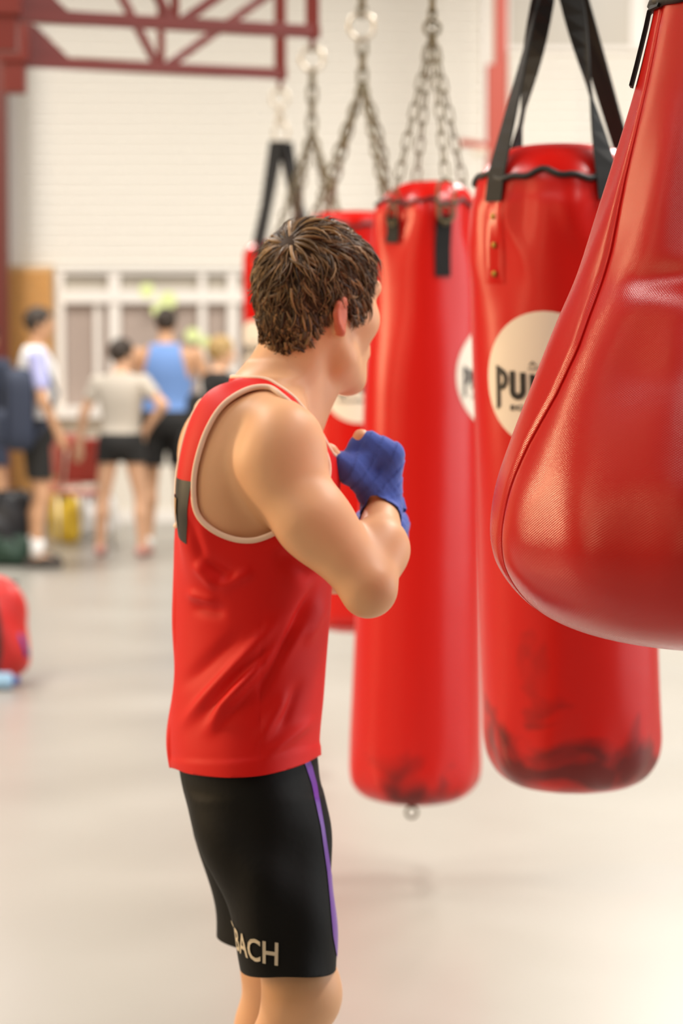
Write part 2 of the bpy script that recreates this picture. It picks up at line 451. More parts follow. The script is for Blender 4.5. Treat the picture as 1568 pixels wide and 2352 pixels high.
for a, b in ((150, 218), (232, 252), (278, 458), (474, 524), (546, 760), (780, 1108)):
    MB().box((wx(a), YW + .04, wz(932)), (wx(b), YW + .06, wz(697))).build('pane', M['pane'], w1)
for (px, py, r), lb in zip([(340, 667, 17), (388, 690, 20), (365, 712, 15), (444, 770, 17), (472, 785, 13)],
                       ['leftmost lime paper disc on the window transom above the dark-haired man', 'pale lime paper disc on the transom right above the man in blue', 'lime paper disc directly behind the head of the man in blue',
                        'larger lime paper disc on the glass right of the blue singlet', 'smallest lime paper disc on the glass near the blond head']):
    c = Vector((wx(px), YW - .05, wz(py))); rr = r / SW  # thin round lime disc just in front of the window
    V = [(c.x, c.y - .004, c.z)] + [(c.x + rr * math.cos(a), c.y - .002, c.z + rr * math.sin(a)) for a in np.linspace(0, 2 * math.pi, 20, endpoint=False)]
    V += [(v[0], v[1] + .012, v[2]) for v in V[1:]]
    F = [(0, 1 + (i + 1) % 20, 1 + i) for i in range(20)] + [(1 + i, 1 + (i + 1) % 20, 21 + (i + 1) % 20, 21 + i) for i in range(20)]
    tag(mk('paper_disc', V, F, M['lime'], smooth=False), lb, 'decoration', 'lime paper discs on the window')
# brick pier, each brick its own piece
bp = MB().box((wx(27), YW - .20, 0), (wx(128), YW + .08, wz(612))).build('wall_pier', M['mortar']); tag(bp, kind='structure')
wpier = wx(128) - wx(27); bh = .076
bmf = mesh('brick', *(lambda b: (b.V, b.F))(MB().box((-.5, -.012, 0), (.5, .05, bh))), M['brick'], False)
for r in range(int(wz(612) / .086)):
    cuts = [0, .5, 1] if r % 2 else [0, .25, .75, 1]
    for a, b in zip(cuts[:-1], cuts[1:]):
        o = link('brick', bmf, bp); o.location = (wx(27) + wpier * (a + b) / 2, YW - .20, r * .086 + .005); o.scale = (wpier * (b - a) - .01, 1, 1)
# steel columns
c1 = MB().box((-.16, -.12, 0), (.16, .12, 6.0)).build('column', M['maroon_dark'], bevel=.008); c1.location = ((21 - 784) * (YW - .75) / FPX - .16, YW - .75, 0)
tag(c1, 'dark maroon steel column at the left edge, beside the brick pier', 'column')
c2 = empty('column', (wx(1145) * .94, 19.4, 0)); tag(c2, 'light red steel post right of the shutter, behind the bags', 'column')
s2 = FPX / 19.4; X2 = lambda p: (p - 784) / s2; Z2 = lambda p: W(784, p, 19.4)[2]
MB().box((X2(1130), 19.35, 0), (X2(1160), 19.45, 6.0)).build('shaft', M['post_red'], c2, bevel=.006)
MB().box((X2(1113), 19.30, 0), (X2(1160), 19.42, Z2(150))).build('sleeve', M['post_red'], c2, bevel=.01)
MB().bar((X2(1115), 19.3, Z2(338)), (X2(1052), 19.28, Z2(330)), .05, .05).build('side_arm', M['post_red'], c2, bevel=.006)
MB().box((X2(1080), 19.24, Z2(362)), (X2(1114), 19.32, Z2(344))).build('winch_box', M['zinc'], c2, bevel=.006)

# ================================================================== bracket arms and bags
BAGS = dict(A=(645, 11.86), B=(718, 10.27), C=(831, 8.51), D=(993, 6.82), E=(1290, 5.0), F=(1700, 3.27))
TIPZ = 2.81
tips = {k: np.array([(px - 784) * Y / FPX, Y, TIPZ]) for k, (px, Y) in BAGS.items()}
adir = np.array([-1.2, -.53, 0]); adir /= np.linalg.norm(adir); ALEN = 1.33
aside = np.array([-adir[1], adir[0], 0])
def bracket(k, label):
    T = tips[k]; o = empty('bag_bracket', T + adir * ALEN + np.array([0, 0, -.12])); tag(o, label, 'bracket', 'maroon truss arms that carry the bags')
    P = lambda t, z: tuple(T + adir * (t * ALEN) + np.array([0, 0, z]))
    lo = .028; hi = .43; w = .055
    MB().bar(P(-.02, lo), P(1, lo), w, .052).build('lower_chord', M['maroon'], o, bevel=.004)
    MB().bar(P(-.02, hi), P(1, hi), w, .052).build('upper_chord', M['maroon'], o, bevel=.004)
    MB().bar(P(0, 0), P(0, hi + .02), .058, .058, (0, 1, 0)).build('end_post', M['maroon'], o, bevel=.004)
    MB().bar(P(1.0, -.12), P(1.0, 1.55), .10, .10, (0, 1, 0)).build('root_post', M['maroon'], o, bevel=.006)
    MB().bar(P(.45, lo), P(.02, hi), .036, .040).build('diagonal', M['maroon'], o, bevel=.003)
    MB().bar(P(.47, lo), P(.64, hi), .036, .036).build('diagonal', M['maroon'], o, bevel=.003)
    MB().bar(P(.46, lo), P(.46, hi), .036, .036, (0, 1, 0)).build('vertical_strut', M['maroon'], o, bevel=.003)
    s = aside * .012
    for zz, sg in ((lo, 1), (hi, -1)):
        a, b, c, d = [np.array(P(t, zz + sg * q)) for t, q in ((.80, .02), (.97, .02), (.97, .20), (.92, .16))]
        V = [p - s for p in (a, b, c, d)] + [p + s for p in (a, b, c, d)]
        MB().hexa(V).build('gusset', M['maroon'], o)
    MB().box(np.array(P(1, .02)) - np.array([.07, .07, 0]), np.array(P(1, .36)) + np.array([.07, .07, 0])).build('clamp_plate', M['maroon'], o, bevel=.005)
    MB().box(T + np.array([-.012, -.022, -.035]), T + np.array([.012, .022, .01])).build('lug', M['maroon'], o, bevel=.003)
names = dict(A='maroon truss arm carrying the farthest bag, lowest of the two in view', B='maroon truss arm just above the farthest one, upper of the two in view',
             C='maroon truss arm over the third bag from the back, only its lug in view', D='maroon truss arm over the tall chained bag', E='maroon truss arm over the strapped bag with the full logo', F='maroon truss arm over the big teardrop bag')
for k in 'ABCDEF': bracket(k, names[k])
ra = tips['A'] + adir * ALEN; rf = tips['E'] + adir * ALEN; rd = (rf - ra) / np.linalg.norm(rf - ra)
bm_ = MB().bar(ra - rd * 1.0 + np.array([0, 0, 1.62]), rf + rd * 3.0 + np.array([0, 0, 1.62]), .16, .2).build('trim_1', M['maroon']); tag(bm_, kind='structure')

def torus_pts(a, b, n=14):     # stadium outline: half length a, half width b
    P = []
    for i in range(n):
        t = 2 * math.pi * i / n; c, s = math.cos(t), math.sin(t)
        P.append((b * s, 0, b * c + (a - b) * (1 if c >= 0 else -1)))
    return P
LINKS = {}
def link_mesh(L, wd, r, m):
    k = (round(L, 4), round(wd, 4), round(r, 4), m)
    if k not in LINKS:
        b = MB().tube(torus_pts(L / 2, wd / 2), r, 6, closed=True); LINKS[k] = mesh('chain_link', b.V, b.F, M[m])
    return LINKS[k]
def place_link(me, name, a, b, twist, parent):
    a = Vector(a); b = Vector(b); d = (b - a).normalized()
    q = Vector((0, 0, 1)).rotation_difference(d)
    o = link(name, me, parent); o.rotation_euler = (q.to_matrix() @ Matrix.Rotation(twist, 3, 'Z')).to_euler(); o.location = (a + b) / 2
    return o
def chain(p, q, parent, L=.052, wd=.026, r=.0042, m='steel', sag=0.0):
    p = np.array(p, float); q = np.array(q, float); D = np.linalg.norm(q - p); step = L - 2 * r - .002
    n = max(2, round(D / step)); me = link_mesh(D / n + 2 * r + .002, wd, r, m)
    pts = [p + (q - p) * (i / n) + np.array([sag * math.sin(math.pi * i / n), 0, 0]) for i in range(n + 1)]
    for i in range(n): place_link(me, 'chain_link', pts[i], pts[i + 1], (i % 2) * math.pi / 2 + .4, parent)
def ring(c, R, r, parent, name='ring', m='zinc', axis=(0, 1, 0), sx=1.0):
    ax = Vector(axis).normalized(); u = Vector((0, 0, 1)); u = (u - ax * u.dot(ax)).normalized(); v = ax.cross(u)
    pts = [Vector(c) + u * R * math.cos(t) + v * R * sx * math.sin(t) for t in np.linspace(0, 2 * math.pi, 24, endpoint=False)]
    b = MB().tube(pts, r, 8, closed=True); return b.build(name, M[m], parent, True)
def ribbon(pts, sides, w, th, name, m, parent):
    V = []; F = []
    n = len(pts)
    for i, (p, s) in enumerate(zip(pts, sides)):
        p = Vector(p); s = Vector(s).normalized(); a = Vector(pts[max(i - 1, 0)]); b = Vector(pts[min(i + 1, n - 1)]); nn = s.cross((b - a).normalized()).normalized() * th / 2
        ww = w[i] if hasattr(w, '__len__') else w
        V += [p - s * ww / 2 - nn, p + s * ww / 2 - nn, p + s * ww / 2 + nn, p - s * ww / 2 + nn]
    for i in range(n - 1):
        for k in range(4): F.append((4 * i + k, 4 * i + (k + 1) % 4, 4 * i + 4 + (k + 1) % 4, 4 * i + 4 + k))
    F += [(3, 2, 1, 0), (4 * n - 4, 4 * n - 3, 4 * n - 2, 4 * n - 1)]
    return mk(name, V, F, M[m], parent, False)

class Bag:
    def __init__(s, key, levels, label, folds=(), seed=0, matname='vinyl', group='red punching bags in a row', nz=110, nt=112, name='punching_bag', lidz=None, uvs=False):
        px, Y = BAGS[key]; s.Y = Y; s.s = FPX / Y
        L = []
        for py, c, h in levels:
            w = W(c, py, Y); L.append((w[2], w[0], max(h, .5) / s.s))
        L = np.array(L); L = L[np.argsort(L[:, 0])]
        # dense radial profile
        Q = catmull(L, 400); o = np.argsort(Q[:, 0]); s.Q = Q[o]; s.zmin, s.zmax = s.Q[0, 0], s.Q[-1, 0]
        s.folds = folds; rs = np.random.default_rng(seed); s.ph = rs.uniform(0, 6.28, 12)
        s.o = empty(name, (float(np.interp(s.zmin, s.Q[:, 0], s.Q[:, 1])), Y, s.zmin)); tag(s.o, label, 'punching bag', group)
        # arc-length sampling
        seg = np.concatenate([[0], np.cumsum(np.hypot(np.diff(s.Q[:, 0]), np.diff(s.Q[:, 2])))])
        zz = np.interp(np.linspace(0, seg[-1], nz), seg, s.Q[:, 0]); arc = np.linspace(0, seg[-1], nz)
        lid = lidz if lidz is not None else 1e9
        th = np.linspace(-math.pi, math.pi, nt, endpoint=False)
        def build(nm, sel, mt):
            V = []; F = []; UV = []
            for i in sel:
                V += [s.P(t, zz[i]) for t in th]; UV += [(t * .19, arc[i]) for t in th]
            m = len(sel)
            for i in range(m - 1):
                for k in range(nt): F.append((i * nt + k, i * nt + (k + 1) % nt, (i + 1) * nt + (k + 1) % nt, (i + 1) * nt + k))
            if sel[0] == 0: F.append(tuple(range(nt - 1, -1, -1)))
            if sel[-1] == nz - 1: F.append(tuple(range((m - 1) * nt, m * nt)))
            return mk(nm, V, F, M[mt], s.o, True, uv=UV)
        if lidz is None: s.body = build('bag_body', list(range(nz)), matname)
        else:
            c = int(np.searchsorted(zz, lid)); s.body = build('bag_body', list(range(c + 1)), matname); s.lid = build('bag_lid', list(range(c, nz)), 'vinyl')
    def r(s, th, z):
        r = float(np.interp(z, s.Q[:, 0], s.Q[:, 2]))
        for f in s.folds: r += f(th, z, s)
        return max(r, .002)
    def c(s, z): return float(np.interp(z, s.Q[:, 0], s.Q[:, 1]))
    def P(s, th, z, e=0.0):
        r = s.r(th, z) + e
        return (s.c(z) + r * math.sin(th), s.Y - r * math.cos(th), z)
    def band(s, z, rad, name='lacing', m='black', wav=.006, n=96, e=.003):
        pts = [s.P(t, z + wav * math.sin(7 * t + s.ph[3]) + wav * .6 * math.sin(17 * t + s.ph[4]), e) for t in np.linspace(-math.pi, math.pi, n, endpoint=False)]
        return MB().tube(pts, rad, 6, closed=True).build(name, M[m], s.o, True)
    def logo(s, thc, zc, R=.135, letters=True):
        r0 = s.r(thc, zc); V = []; F = []
        mp = lambda a, b, e: s.P(thc + a / r0, zc + b, e)
        nr, na = 8, 48
        for i in range(nr + 1):
            for k in range(na):
                a = 2 * math.pi * k / na; V.append(mp(R * i / nr * math.cos(a), R * i / nr * math.sin(a), .0016))
        for i in range(nr):
            for k in range(na): F.append((i * na + k, i * na + (k + 1) % na, (i + 1) * na + (k + 1) % na, (i + 1) * na + k))
        lg = mk('logo_disc', V, F, M['logo_white'], s.o, True)
        q = R / .135; LV = []; LF = []
        def quad(pts):
            n = len(LV); LV.extend(mp(a * q, b * q, .0032) for a, b in pts); LF.append(tuple(range(n, n + len(pts))))
        def stroke(path, w):
            path = np.array(path, float)
            for i in range(len(path) - 1):
                a, b = path[i], path[i + 1]; d = (b - a) / np.linalg.norm(b - a); nn = np.array([-d[1], d[0]]) * w / 2; d = d * w * .12
                quad([a - nn - d, b - nn + d, b + nn + d, a + nn - d])
        arc = lambda cx, cy, rx, ry, a0, a1, n=12: [(cx + rx * math.cos(t), cy + ry * math.sin(t)) for t in np.radians(np.linspace(a0, a1, n))]
        # P with a long stem, U N C between, H with a long stem
        quad([(-.109, -.062), (-.0985, -.055), (-.0985, .023), (-.109, .029)])
        stroke([(-.104, .0205), (-.096, .0165)] + arc(-.0965, -.001, .0120, .0160, 80, -80) + [(-.102, -.0160)], .0105)
        stroke([(-.0685, .0145), (-.0685, -.022)] + arc(-.0565, -.024, .012, .0115, 180, 360) + [(-.0445, -.022), (-.0445, .0115)], .0125)
        quad([(-.030, -.033), (-.0185, -.0325), (-.0185, .0095), (-.030, .010)]); quad([(.009, -.0325), (.0205, -.033), (.0205, .0095), (.009, .0095)])
        quad([(-.0195, .0095), (-.030, .010), (.0095, -.0325), (.0205, -.033)])
        stroke([(.0635, -.002)] + arc(.050, -.0135, .0165, .020, 20, 340, 18), .0125)
        quad([(.0775, -.042), (.0875, -.046), (.0875, .020), (.0775, .016)]); quad([(.0985, -.055), (.109, -.062), (.109, .029), (.0985, .023)]); quad([(.087, -.017), (.099, -.017), (.099, -.007), (.087, -.007)])
        o1 = mk('lettering', LV, LF, M['ink'], lg, False)
        for txt, cx, cy, w, h, bold in (('EQUIPMENT', 0, -.0585, .148, .0125, .06), ('A A A', 0, .031, .064, .0085, .03), ('GRADE', 0, .0205, .066, .0055, .03)):
            tv, tf = text_mesh(txt, w * q, h * q, bold)
            mk('lettering', [mp(a + cx * q, b + cy * q, .0032) for a, b in tv], tf, M['ink'], lg, False)
        return lg
def text_mesh(txt, w, h, bold=.03):
    cu = bpy.data.curves.new('t', 'FONT'); cu.body = txt; cu.align_x = 'CENTER'; cu.align_y = 'CENTER'; cu.offset = bold * .5; cu.resolution_u = 3
    ob = bpy.data.objects.new('t', cu); COL.objects.link(ob)
    dg = bpy.context.evaluated_depsgraph_get(); me = bpy.data.meshes.new_from_object(ob.evaluated_get(dg))
    V = np.array([v.co[:2] for v in me.vertices]); F = [tuple(p.vertices) for p in me.polygons]
    bpy.data.objects.remove(ob); bpy.data.meshes.remove(me); bpy.data.curves.remove(cu)
    lo, hi = V.min(0), V.max(0); V = (V - (lo + hi) / 2) / (hi - lo) * np.array([w, h])
    return [tuple(v) for v in V], F

gauss = lambda x, c, w: math.exp(-((x - c) / w) ** 2)
wrapd = lambda a: (a + math.pi) % (2 * math.pi) - math.pi
# ---- bag E : straps, full logo
def foldE(th, z, s):
    d = 0
    d += .0032 * gauss(z, s.zmax - .13, .06) * (math.sin(5 * th + 1.0) + .9 * math.sin(9 * th + 2.0) + .6 * math.sin(15 * th + .5))
    d += .0035 * gauss(z, s.zmax - .20, .07) * max(0, math.sin(8 * th + 22 * z)) ** 2
    d += .006 * gauss(z, s.zmax - .22, .10) * (math.sin(4 * th + .3) + .6 * math.sin(7 * th + 4))
    d += .003 * gauss(z, s.zmin + .09, .06) * math.sin(11 * th)
    d += .0025 * math.sin(3 * th + z * 4) * math.sin(z * 5)
    return d
E = Bag('E', [(330, 1290, 0), (332, 1290, 45), (337, 1290, 92), (352, 1290, 140), (380, 1290, 172), (415, 1290, 192), (450, 1290, 198), (500, 1290, 206), (700, 1293, 208), (1000, 1298, 206), (1400, 1308, 204), (1640, 1314, 205), (1710, 1316, 201), (1752, 1316, 188), (1785, 1316, 160), (1803, 1316, 110), (1808, 1316, 0)],
        'red punching bag on black straps with the most readable logo', folds=(foldE,), seed=3, matname='vinyl_stained', lidz=W(1290, 412, 5.0)[2], nz=140)
E.band(W(1290, 412, 5)[2], .0065, wav=.007, e=.004)
E.logo(math.radians(-17.6), W(1235, 868, 5.0)[2])
def strap_set(B, apex, angs, ztop, zsew, zpatch, w=.045, patch=True, wt=.05, tw=None):
    apex = np.array(apex, float)
    for ia, a in enumerate(angs):
        ta = np.array([math.cos(a), math.sin(a), 0]); e_ = math.radians(tw[ia]) if tw else a + .6
        p = [B.P(a, zsew, .004), B.P(a, (zsew * .4 + ztop * .6), .007)]
        top = np.array(B.P(a, ztop, .012)); p.append(top)
        ap = apex + ta * 0 + np.array([math.sin(a), -math.cos(a), 0]) * .03
        n = 12; p += [top + (ap - top) * (i / n) for i in range(1, n + 1)]
        sd = [ta] * 3 + [np.array([math.cos(a + (e_ - a) * i / n), math.sin(a + (e_ - a) * i / n), 0]) for i in range(1, n + 1)]
        ribbon([tuple(x) for x in p], [tuple(x) for x in sd], [w] * 3 + [w + (wt - w) * i / n for i in range(1, n + 1)], .004, 'strap', 'black_web', B.o)
        if patch:
            V = []; F = []; nu, nv = 7, 9
            for j in range(nv):
                for i in range(nu):
                    u = (i / (nu - 1) - .5) * .048; edge = .0 if i in (0, nu - 1) or j in (0, nv - 1) else .0028
                    V.append(B.P(a + u / B.r(a, zsew), zpatch + (zsew + .012 - zpatch) * j / (nv - 1), .0006 + edge))
            for j in range(nv - 1):
                for i in range(nu - 1): F.append((j * nu + i, j * nu + i + 1, (j + 1) * nu + i + 1, (j + 1) * nu + i))
            pt = mk('strap_patch', V, F, M['vinyl'], B.o, True)
            for k in range(3):
                zc = zsew - .03 - k * (zsew - zpatch - .05) / 2
                c = Vector(B.P(a, zc, .004)); nn = Vector((math.sin(a), -math.cos(a), 0))
                MB().tube([c - nn * .002, c + nn * .0015, c + nn * .003], [.0065, .0065, .003], 10).build('rivet', M['brass'], pt, True)
apexE = W(1279, -75, 5.0)
strap_set(E, apexE, [math.radians(a) for a in (-52, 24, 122, 212)], W(1290, 395, 5)[2], W(1290, 470, 5)[2], W(1290, 655, 5)[2], w=.047, wt=.05, tw=(-104, 190, 150, 400))
ring(apexE + np.array([0, 0, .02]), .035, .006, E.o, 'ring', 'zinc'); chain(apexE + np.array([0, 0, .05]), tips['E'] + np.array([0, 0, -.045]), E.o, L=.07, wd=.035, r=.006, m='zinc')
# ---- bag D : chains
def foldD(th, z, s):
    d = .009 * gauss(z, s.zmax - .10, .08) * (math.sin(4 * th + .6) + .6 * math.sin(7 * th + 2.5)) + .004 * gauss(z, s.zmax - .3, .2) * math.sin(5 * th + 2)
    return d + .003 * gauss(z, s.zmin + .08, .06) * math.sin(9 * th) + .002 * math.sin(3 * th + z * 3)
D = Bag('D', [(415, 992, 0), (417, 992, 30), (423, 990, 62), (440, 986, 88), (462, 980, 103), (490, 975, 111), (560, 972, 113), (700, 973, 116), (850, 966, 127), (1000, 963, 132), (1450, 958, 145), (1700, 954, 152), (1775, 952, 152), (1805, 952, 141), (1826, 952, 116), (1838, 952, 70), (1841, 952, 0)],
        'tall red punching bag on chains directly behind the raised blue fist', folds=(foldD,), seed=5, matname='vinyl_scuffed', lidz=W(985, 470, 6.82)[2], nz=130)
D.band(W(980, 468, 6.82)[2], .0055, e=.003)
D.logo(math.radians(86), W(966, 862, 6.82)[2])
def tab_chains(B, apex, angs, ztab, zend, long, w=.045, **kw):
    for i, a in enumerate(angs):
        ta = (math.cos(a), math.sin(a), 0); ze = zend if i == long else ztab - .06
        ribbon([B.P(a, ze, .003), B.P(a, (ze + ztab) / 2, .004), B.P(a, ztab, .008), B.P(a, ztab + .012, .016)], [ta] * 4, w, .005, 'strap_tab', 'black_web', B.o)
        q = np.array(B.P(a, ztab + .02, .014)); nn = np.array([math.sin(a), -math.cos(a), 0])
        ring(q + np.array([0, 0, -.005]), .026, .0035, B.o, 'snap_ring', 'steel', axis=tuple(nn), sx=.62)
        if i == long:
            me = link_mesh(.115, .05, .0045, 'steel'); place_link(me, 'carabiner', q + nn * .006 + np.array([0, 0, -.02]), q + nn * .004 + np.array([0, 0, .085]), a, B.o); q = q + np.array([0, 0, .08])
        chain(q + np.array([0, 0, .018]), apex, B.o, **kw)
apD = W(992, 72, 6.82)
tab_chains(D, apD, [math.radians(a) for a in (-42, 20, 120, 190)], W(1020, 512, 6.82)[2], W(1020, 638, 6.82)[2], 1, L=.050, wd=.024, r=.0027)
ring(apD + np.array([0, 0, .01]), .022, .005, D.o, 'ring', 'steel'); chain(apD + np.array([0, 0, .02]), tips['D'] + np.array([0, 0, -.045]), D.o, L=.05, wd=.02, r=.0045)
ring(W(945, 1866, 6.70), .016, .004, D.o, 'bottom_ring', 'steel')
# ---- bags C, B, A further back
simple = lambda py0, py1, c, h, sc: [(py0, c, 0), (py0 + 2, c, h * .3), (py0 + 8 * sc, c, h * .72), (py0 + 28 * sc, c, h * .92), (py0 + 75 * sc, c, h), ((py0 + py1) / 2, c, h), (py1 - 70 * sc, c, h), (py1 - 32 * sc, c, h * .93), (py1 - 10 * sc, c, h * .68), (py1 - 2, c, h * .3), (py1, c, 0)]
Cb = Bag('C', simple(484, 1452, 816, 122, 1), 'red chained punching bag whose logo shows beside the boxer\'s chin', folds=(foldD,), seed=8, lidz=W(800, 525, 8.51)[2], nz=90, nt=80)
Cb.band(W(816, 522, 8.51)[2], .006)
Cb.logo(math.radians(4), W(815, 880, 8.51)[2])
apC = W(832, 192, 8.51)
for i, (a, dx) in enumerate([(math.radians(-55), 0), (math.radians(38), .0), (math.radians(140), .03), (math.radians(220), 0)]):
    p = np.array(Cb.P(a, W(816, 505, 8.51)[2], .01)); chain(p, apC, Cb.o, L=.05, wd=.024, r=.0045, sag=dx)
chain(apC, W(832, 92, 8.51), Cb.o, L=.07, wd=.032, r=.006); ring(W(831, 60, 8.51), .045, .008, Cb.o); chain(W(831, 36, 8.51), tips['C'] + np.array([0, 0, -.045]), Cb.o, L=.05, wd=.03, r=.006)
Bb = Bag('B', simple(528, 1330, 722, 101, .85), 'red chained punching bag hidden behind the boxer\'s head, only its chains in view', folds=(foldD,), seed=9, nz=70, nt=64)
apB = W(716, 300, 10.27)
for a in (-60, 50, 150, 215):
    a = math.radians(a); chain(np.array(Bb.P(a, W(722, 548, 10.27)[2], .008)), apB, Bb.o, L=.052, wd=.026, r=.005)
chain(apB, W(717, 165, 10.27), Bb.o, L=.085, wd=.036, r=.007); ring(W(717, 135, 10.27), .048, .010, Bb.o); chain(W(717, 110, 10.27), tips['B'] + np.array([0, 0, -.045]), Bb.o, L=.04, wd=.03, r=.006)
Bb.logo(math.radians(5), W(722, 850, 10.27)[2])
A = Bag('A', simple(552, 1230, 648, 87, .75), 'farthest red punching bag, on black straps, left of the boxer\'s hair', folds=(foldD,), seed=10, nz=70, nt=64)
apA = W(645, 325, 11.86)
strap_set(A, apA, [math.radians(a) for a in (-38, 52, 142, 232)], W(648, 572, 11.86)[2], W(648, 610, 11.86)[2], W(648, 680, 11.86)[2], w=.055, patch=False, wt=.075)
ring(apA + np.array([0, 0, .045]), .05, .008, A.o, 'carabiner', 'zinc', sx=.7); chain(W(644, 282, 11.86), W(642, 245, 11.86), A.o, L=.06, wd=.036, r=.008, m='zinc'); ring(W(642, 226, 11.86), .042, .009, A.o); chain(W(642, 208, 11.86), tips['A'] + np.array([0, 0, -.045]), A.o, L=.03, wd=.03, r=.006, m='zinc')
A.logo(math.radians(-48), W(648, 800, 11.86)[2])

# ---- bag F : big teardrop in front
def foldF(th, z, s):
    py = 0
    zc = W(1700, 668, 3.27)[2]; zb = W(1700, 1250, 3.27)[2]
    cr = 1 / (1 + math.exp(-(th + .80) / .07)); d = cr * (-.0050 * gauss(z, zc + .012, .018) + .0025 * gauss(z, zc - .02, .025) - .002 * gauss(z, zc - .11, .03))
    # panel seams: shallow valleys on four meridians
    for k in range(4): d -= .0045 * gauss(wrapd(th - seam(k, z)), 0, .035)
    d += .004 * gauss(z, s.zmax - .35, .22) * (math.sin(6 * th + 7 * z) + .6 * math.sin(11 * th - 9 * z)) + .003 * gauss(z, zb + .25, .2) * math.sin(9 * th + 3 * z)
    d += .0025 * gauss(z, s.zmin + .16, .08) * math.sin(14 * th)
    return d
SEAMZ = np.array([W(1700, q, 3.27)[2] for q in (1480, 1440, 1200, 1016, 900, 796, 587, 411, 0)]); SEAMA = np.array([-86, -86, -81, -75, -68.5, -65.5, -67, -71, -74.])
seam = lambda k, z: math.radians(np.interp(z, SEAMZ, SEAMA) + 90 * k)
Fb = Bag('F', [(-8, 1700, 170), (0, 1700, 189), (60, 1700, 203), (200, 1700, 236), (330, 1700, 272), (450, 1700, 308), (620, 1700, 364), (740, 1700, 414), (890, 1700, 474), (1010, 1700, 522), (1110, 1700, 556), (1200, 1700, 570), (1260, 1700, 568), (1310, 1700, 552), (1365, 1700, 512), (1410, 1700, 455), (1445, 1700, 375), (1468, 1700, 270), (1478, 1700, 140), (1480, 1700, 0)],
         'huge red teardrop punching bag with a curved seam, in front at the right edge', folds=(foldF,), seed=1, matname='vinyl_weave', group='red punching bags in a row', nz=260, nt=280, name='teardrop_bag')
zt = W(1700, 8, 3.27)[2]
Fb.band(zt, .009, 'zipper', 'black', wav=.001, e=.002)
# seam piping and stitches down each panel joint in view
zs = [W(1700, p, 3.27)[2] for p in np.linspace(20, 1475, 90)]
for k in (0, 1):
    MB().tube([Fb.P(seam(k, z), z, .0012) for z in zs], .0022, 6).build('seam_piping', M['vinyl'], Fb.o, True)
    st = MB()
    for z in np.linspace(zs[0], zs[-8], 300):
        a = seam(k, z); p = Fb.P(a + .010 / .3, z, .0006); q = Fb.P(a + .010 / .3, z - .0032, .0006); st.tube([p, q], .0006, 4)
    o = st.build('stitching', M['vinyl'], Fb.o); o['kind'] = 'stuff'
a = math.radians(-100)
ribbon([Fb.P(a, W(1700, p, 3.27)[2], .006) for p in (195, 150, 100, 60, 25, -10)], [(math.cos(a), math.sin(a), 0)] * 6, .035, .004, 'strap', 'black_web', Fb.o)
MB().tube([Fb.P(0, W(1700, 4, 3.27)[2], -.03), (Fb.c(zt), 3.27, zt + .05)], .01, 6)
top = np.array([Fb.c(zt), 3.27, zt])
MB().tube([tuple(top + np.array([0, 0, -.01])), tuple(top + np.array([0, 0, .0])), tuple(top + np.array([0, 0, .03]))], [.10, .10, .02], 24).build('bag_lid', M['vinyl'], Fb.o, True)
apF = np.array([.54, 3.27, zt + .42])
for aa in (10, 100, 190, 280):
    aa = math.radians(aa); ribbon([Fb.P(aa, zt - .01, .006), Fb.P(aa, zt + .004, .003), tuple(np.array([Fb.c(zt) + .02 * math.sin(aa), 3.27 - .02 * math.cos(aa), apF[2]]))], [(math.cos(aa), math.sin(aa), 0)] * 3, .04, .004, 'strap', 'black_web', Fb.o)
ring(apF, .03, .006, Fb.o); chain(apF + np.array([0, 0, .03]), np.array([apF[0], 3.27, TIPZ - .045]), Fb.o, L=.06, wd=.03, r=.006)

# ================================================================== the boxer
Y0 = 3.91
boxer = empty('person', (W(620, 2900, 3.92)[0], 3.92, 0))
tag(boxer, 'boxer in red singlet, black shorts and blue hand wraps, facing the bags', 'person')
def lv(py, Lp, Rp, Yc, b, yaw):
    c = (Lp + Rp) / 2; w = W(c, py, Yc); hw = (Rp - Lp) / 2 * Yc / FPX; y = math.radians(yaw)
    a = math.sqrt(max(hw ** 2 - (b * math.sin(y)) ** 2, .0009)) / math.cos(y)
    return (w[2], w[0], w[1], a, b, yaw)
torso_lv = [lv(1880, 450, 690, Y0, .145, 8), lv(1800, 428, 716, Y0, .163, 8), lv(1700, 412, 716, Y0, .155, 9), lv(1560, 424, 716, Y0, .138, 12), lv(1400, 424, 732, Y0, .142, 15),
            lv(1250, 424, 748, Y0, .158, 18), lv(1120, 430, 742, Y0, .168, 21), lv(1030, 446, 730, Y0, .172, 23), lv(965, 478, 708, Y0, .160, 25), lv(915, 525, 676, Y0, .115, 27), lv(885, 560, 655, Y0, .07, 28)]
LOW = np.array([W(330, 1000, 3.9)[0], 3.52, -.01]); HIG = np.array([W(965, 1000, 3.9)[0], 4.42, W(700, 480, 3.9)[2]])
HB = .0042
body = Field(LOW, HIG, HB)
yw = math.radians(22); TF = np.array([math.cos(yw), math.sin(yw), 0]); TR = np.array([math.sin(yw), -math.cos(yw), 0])
body.add(loft(torso_lv), .02)
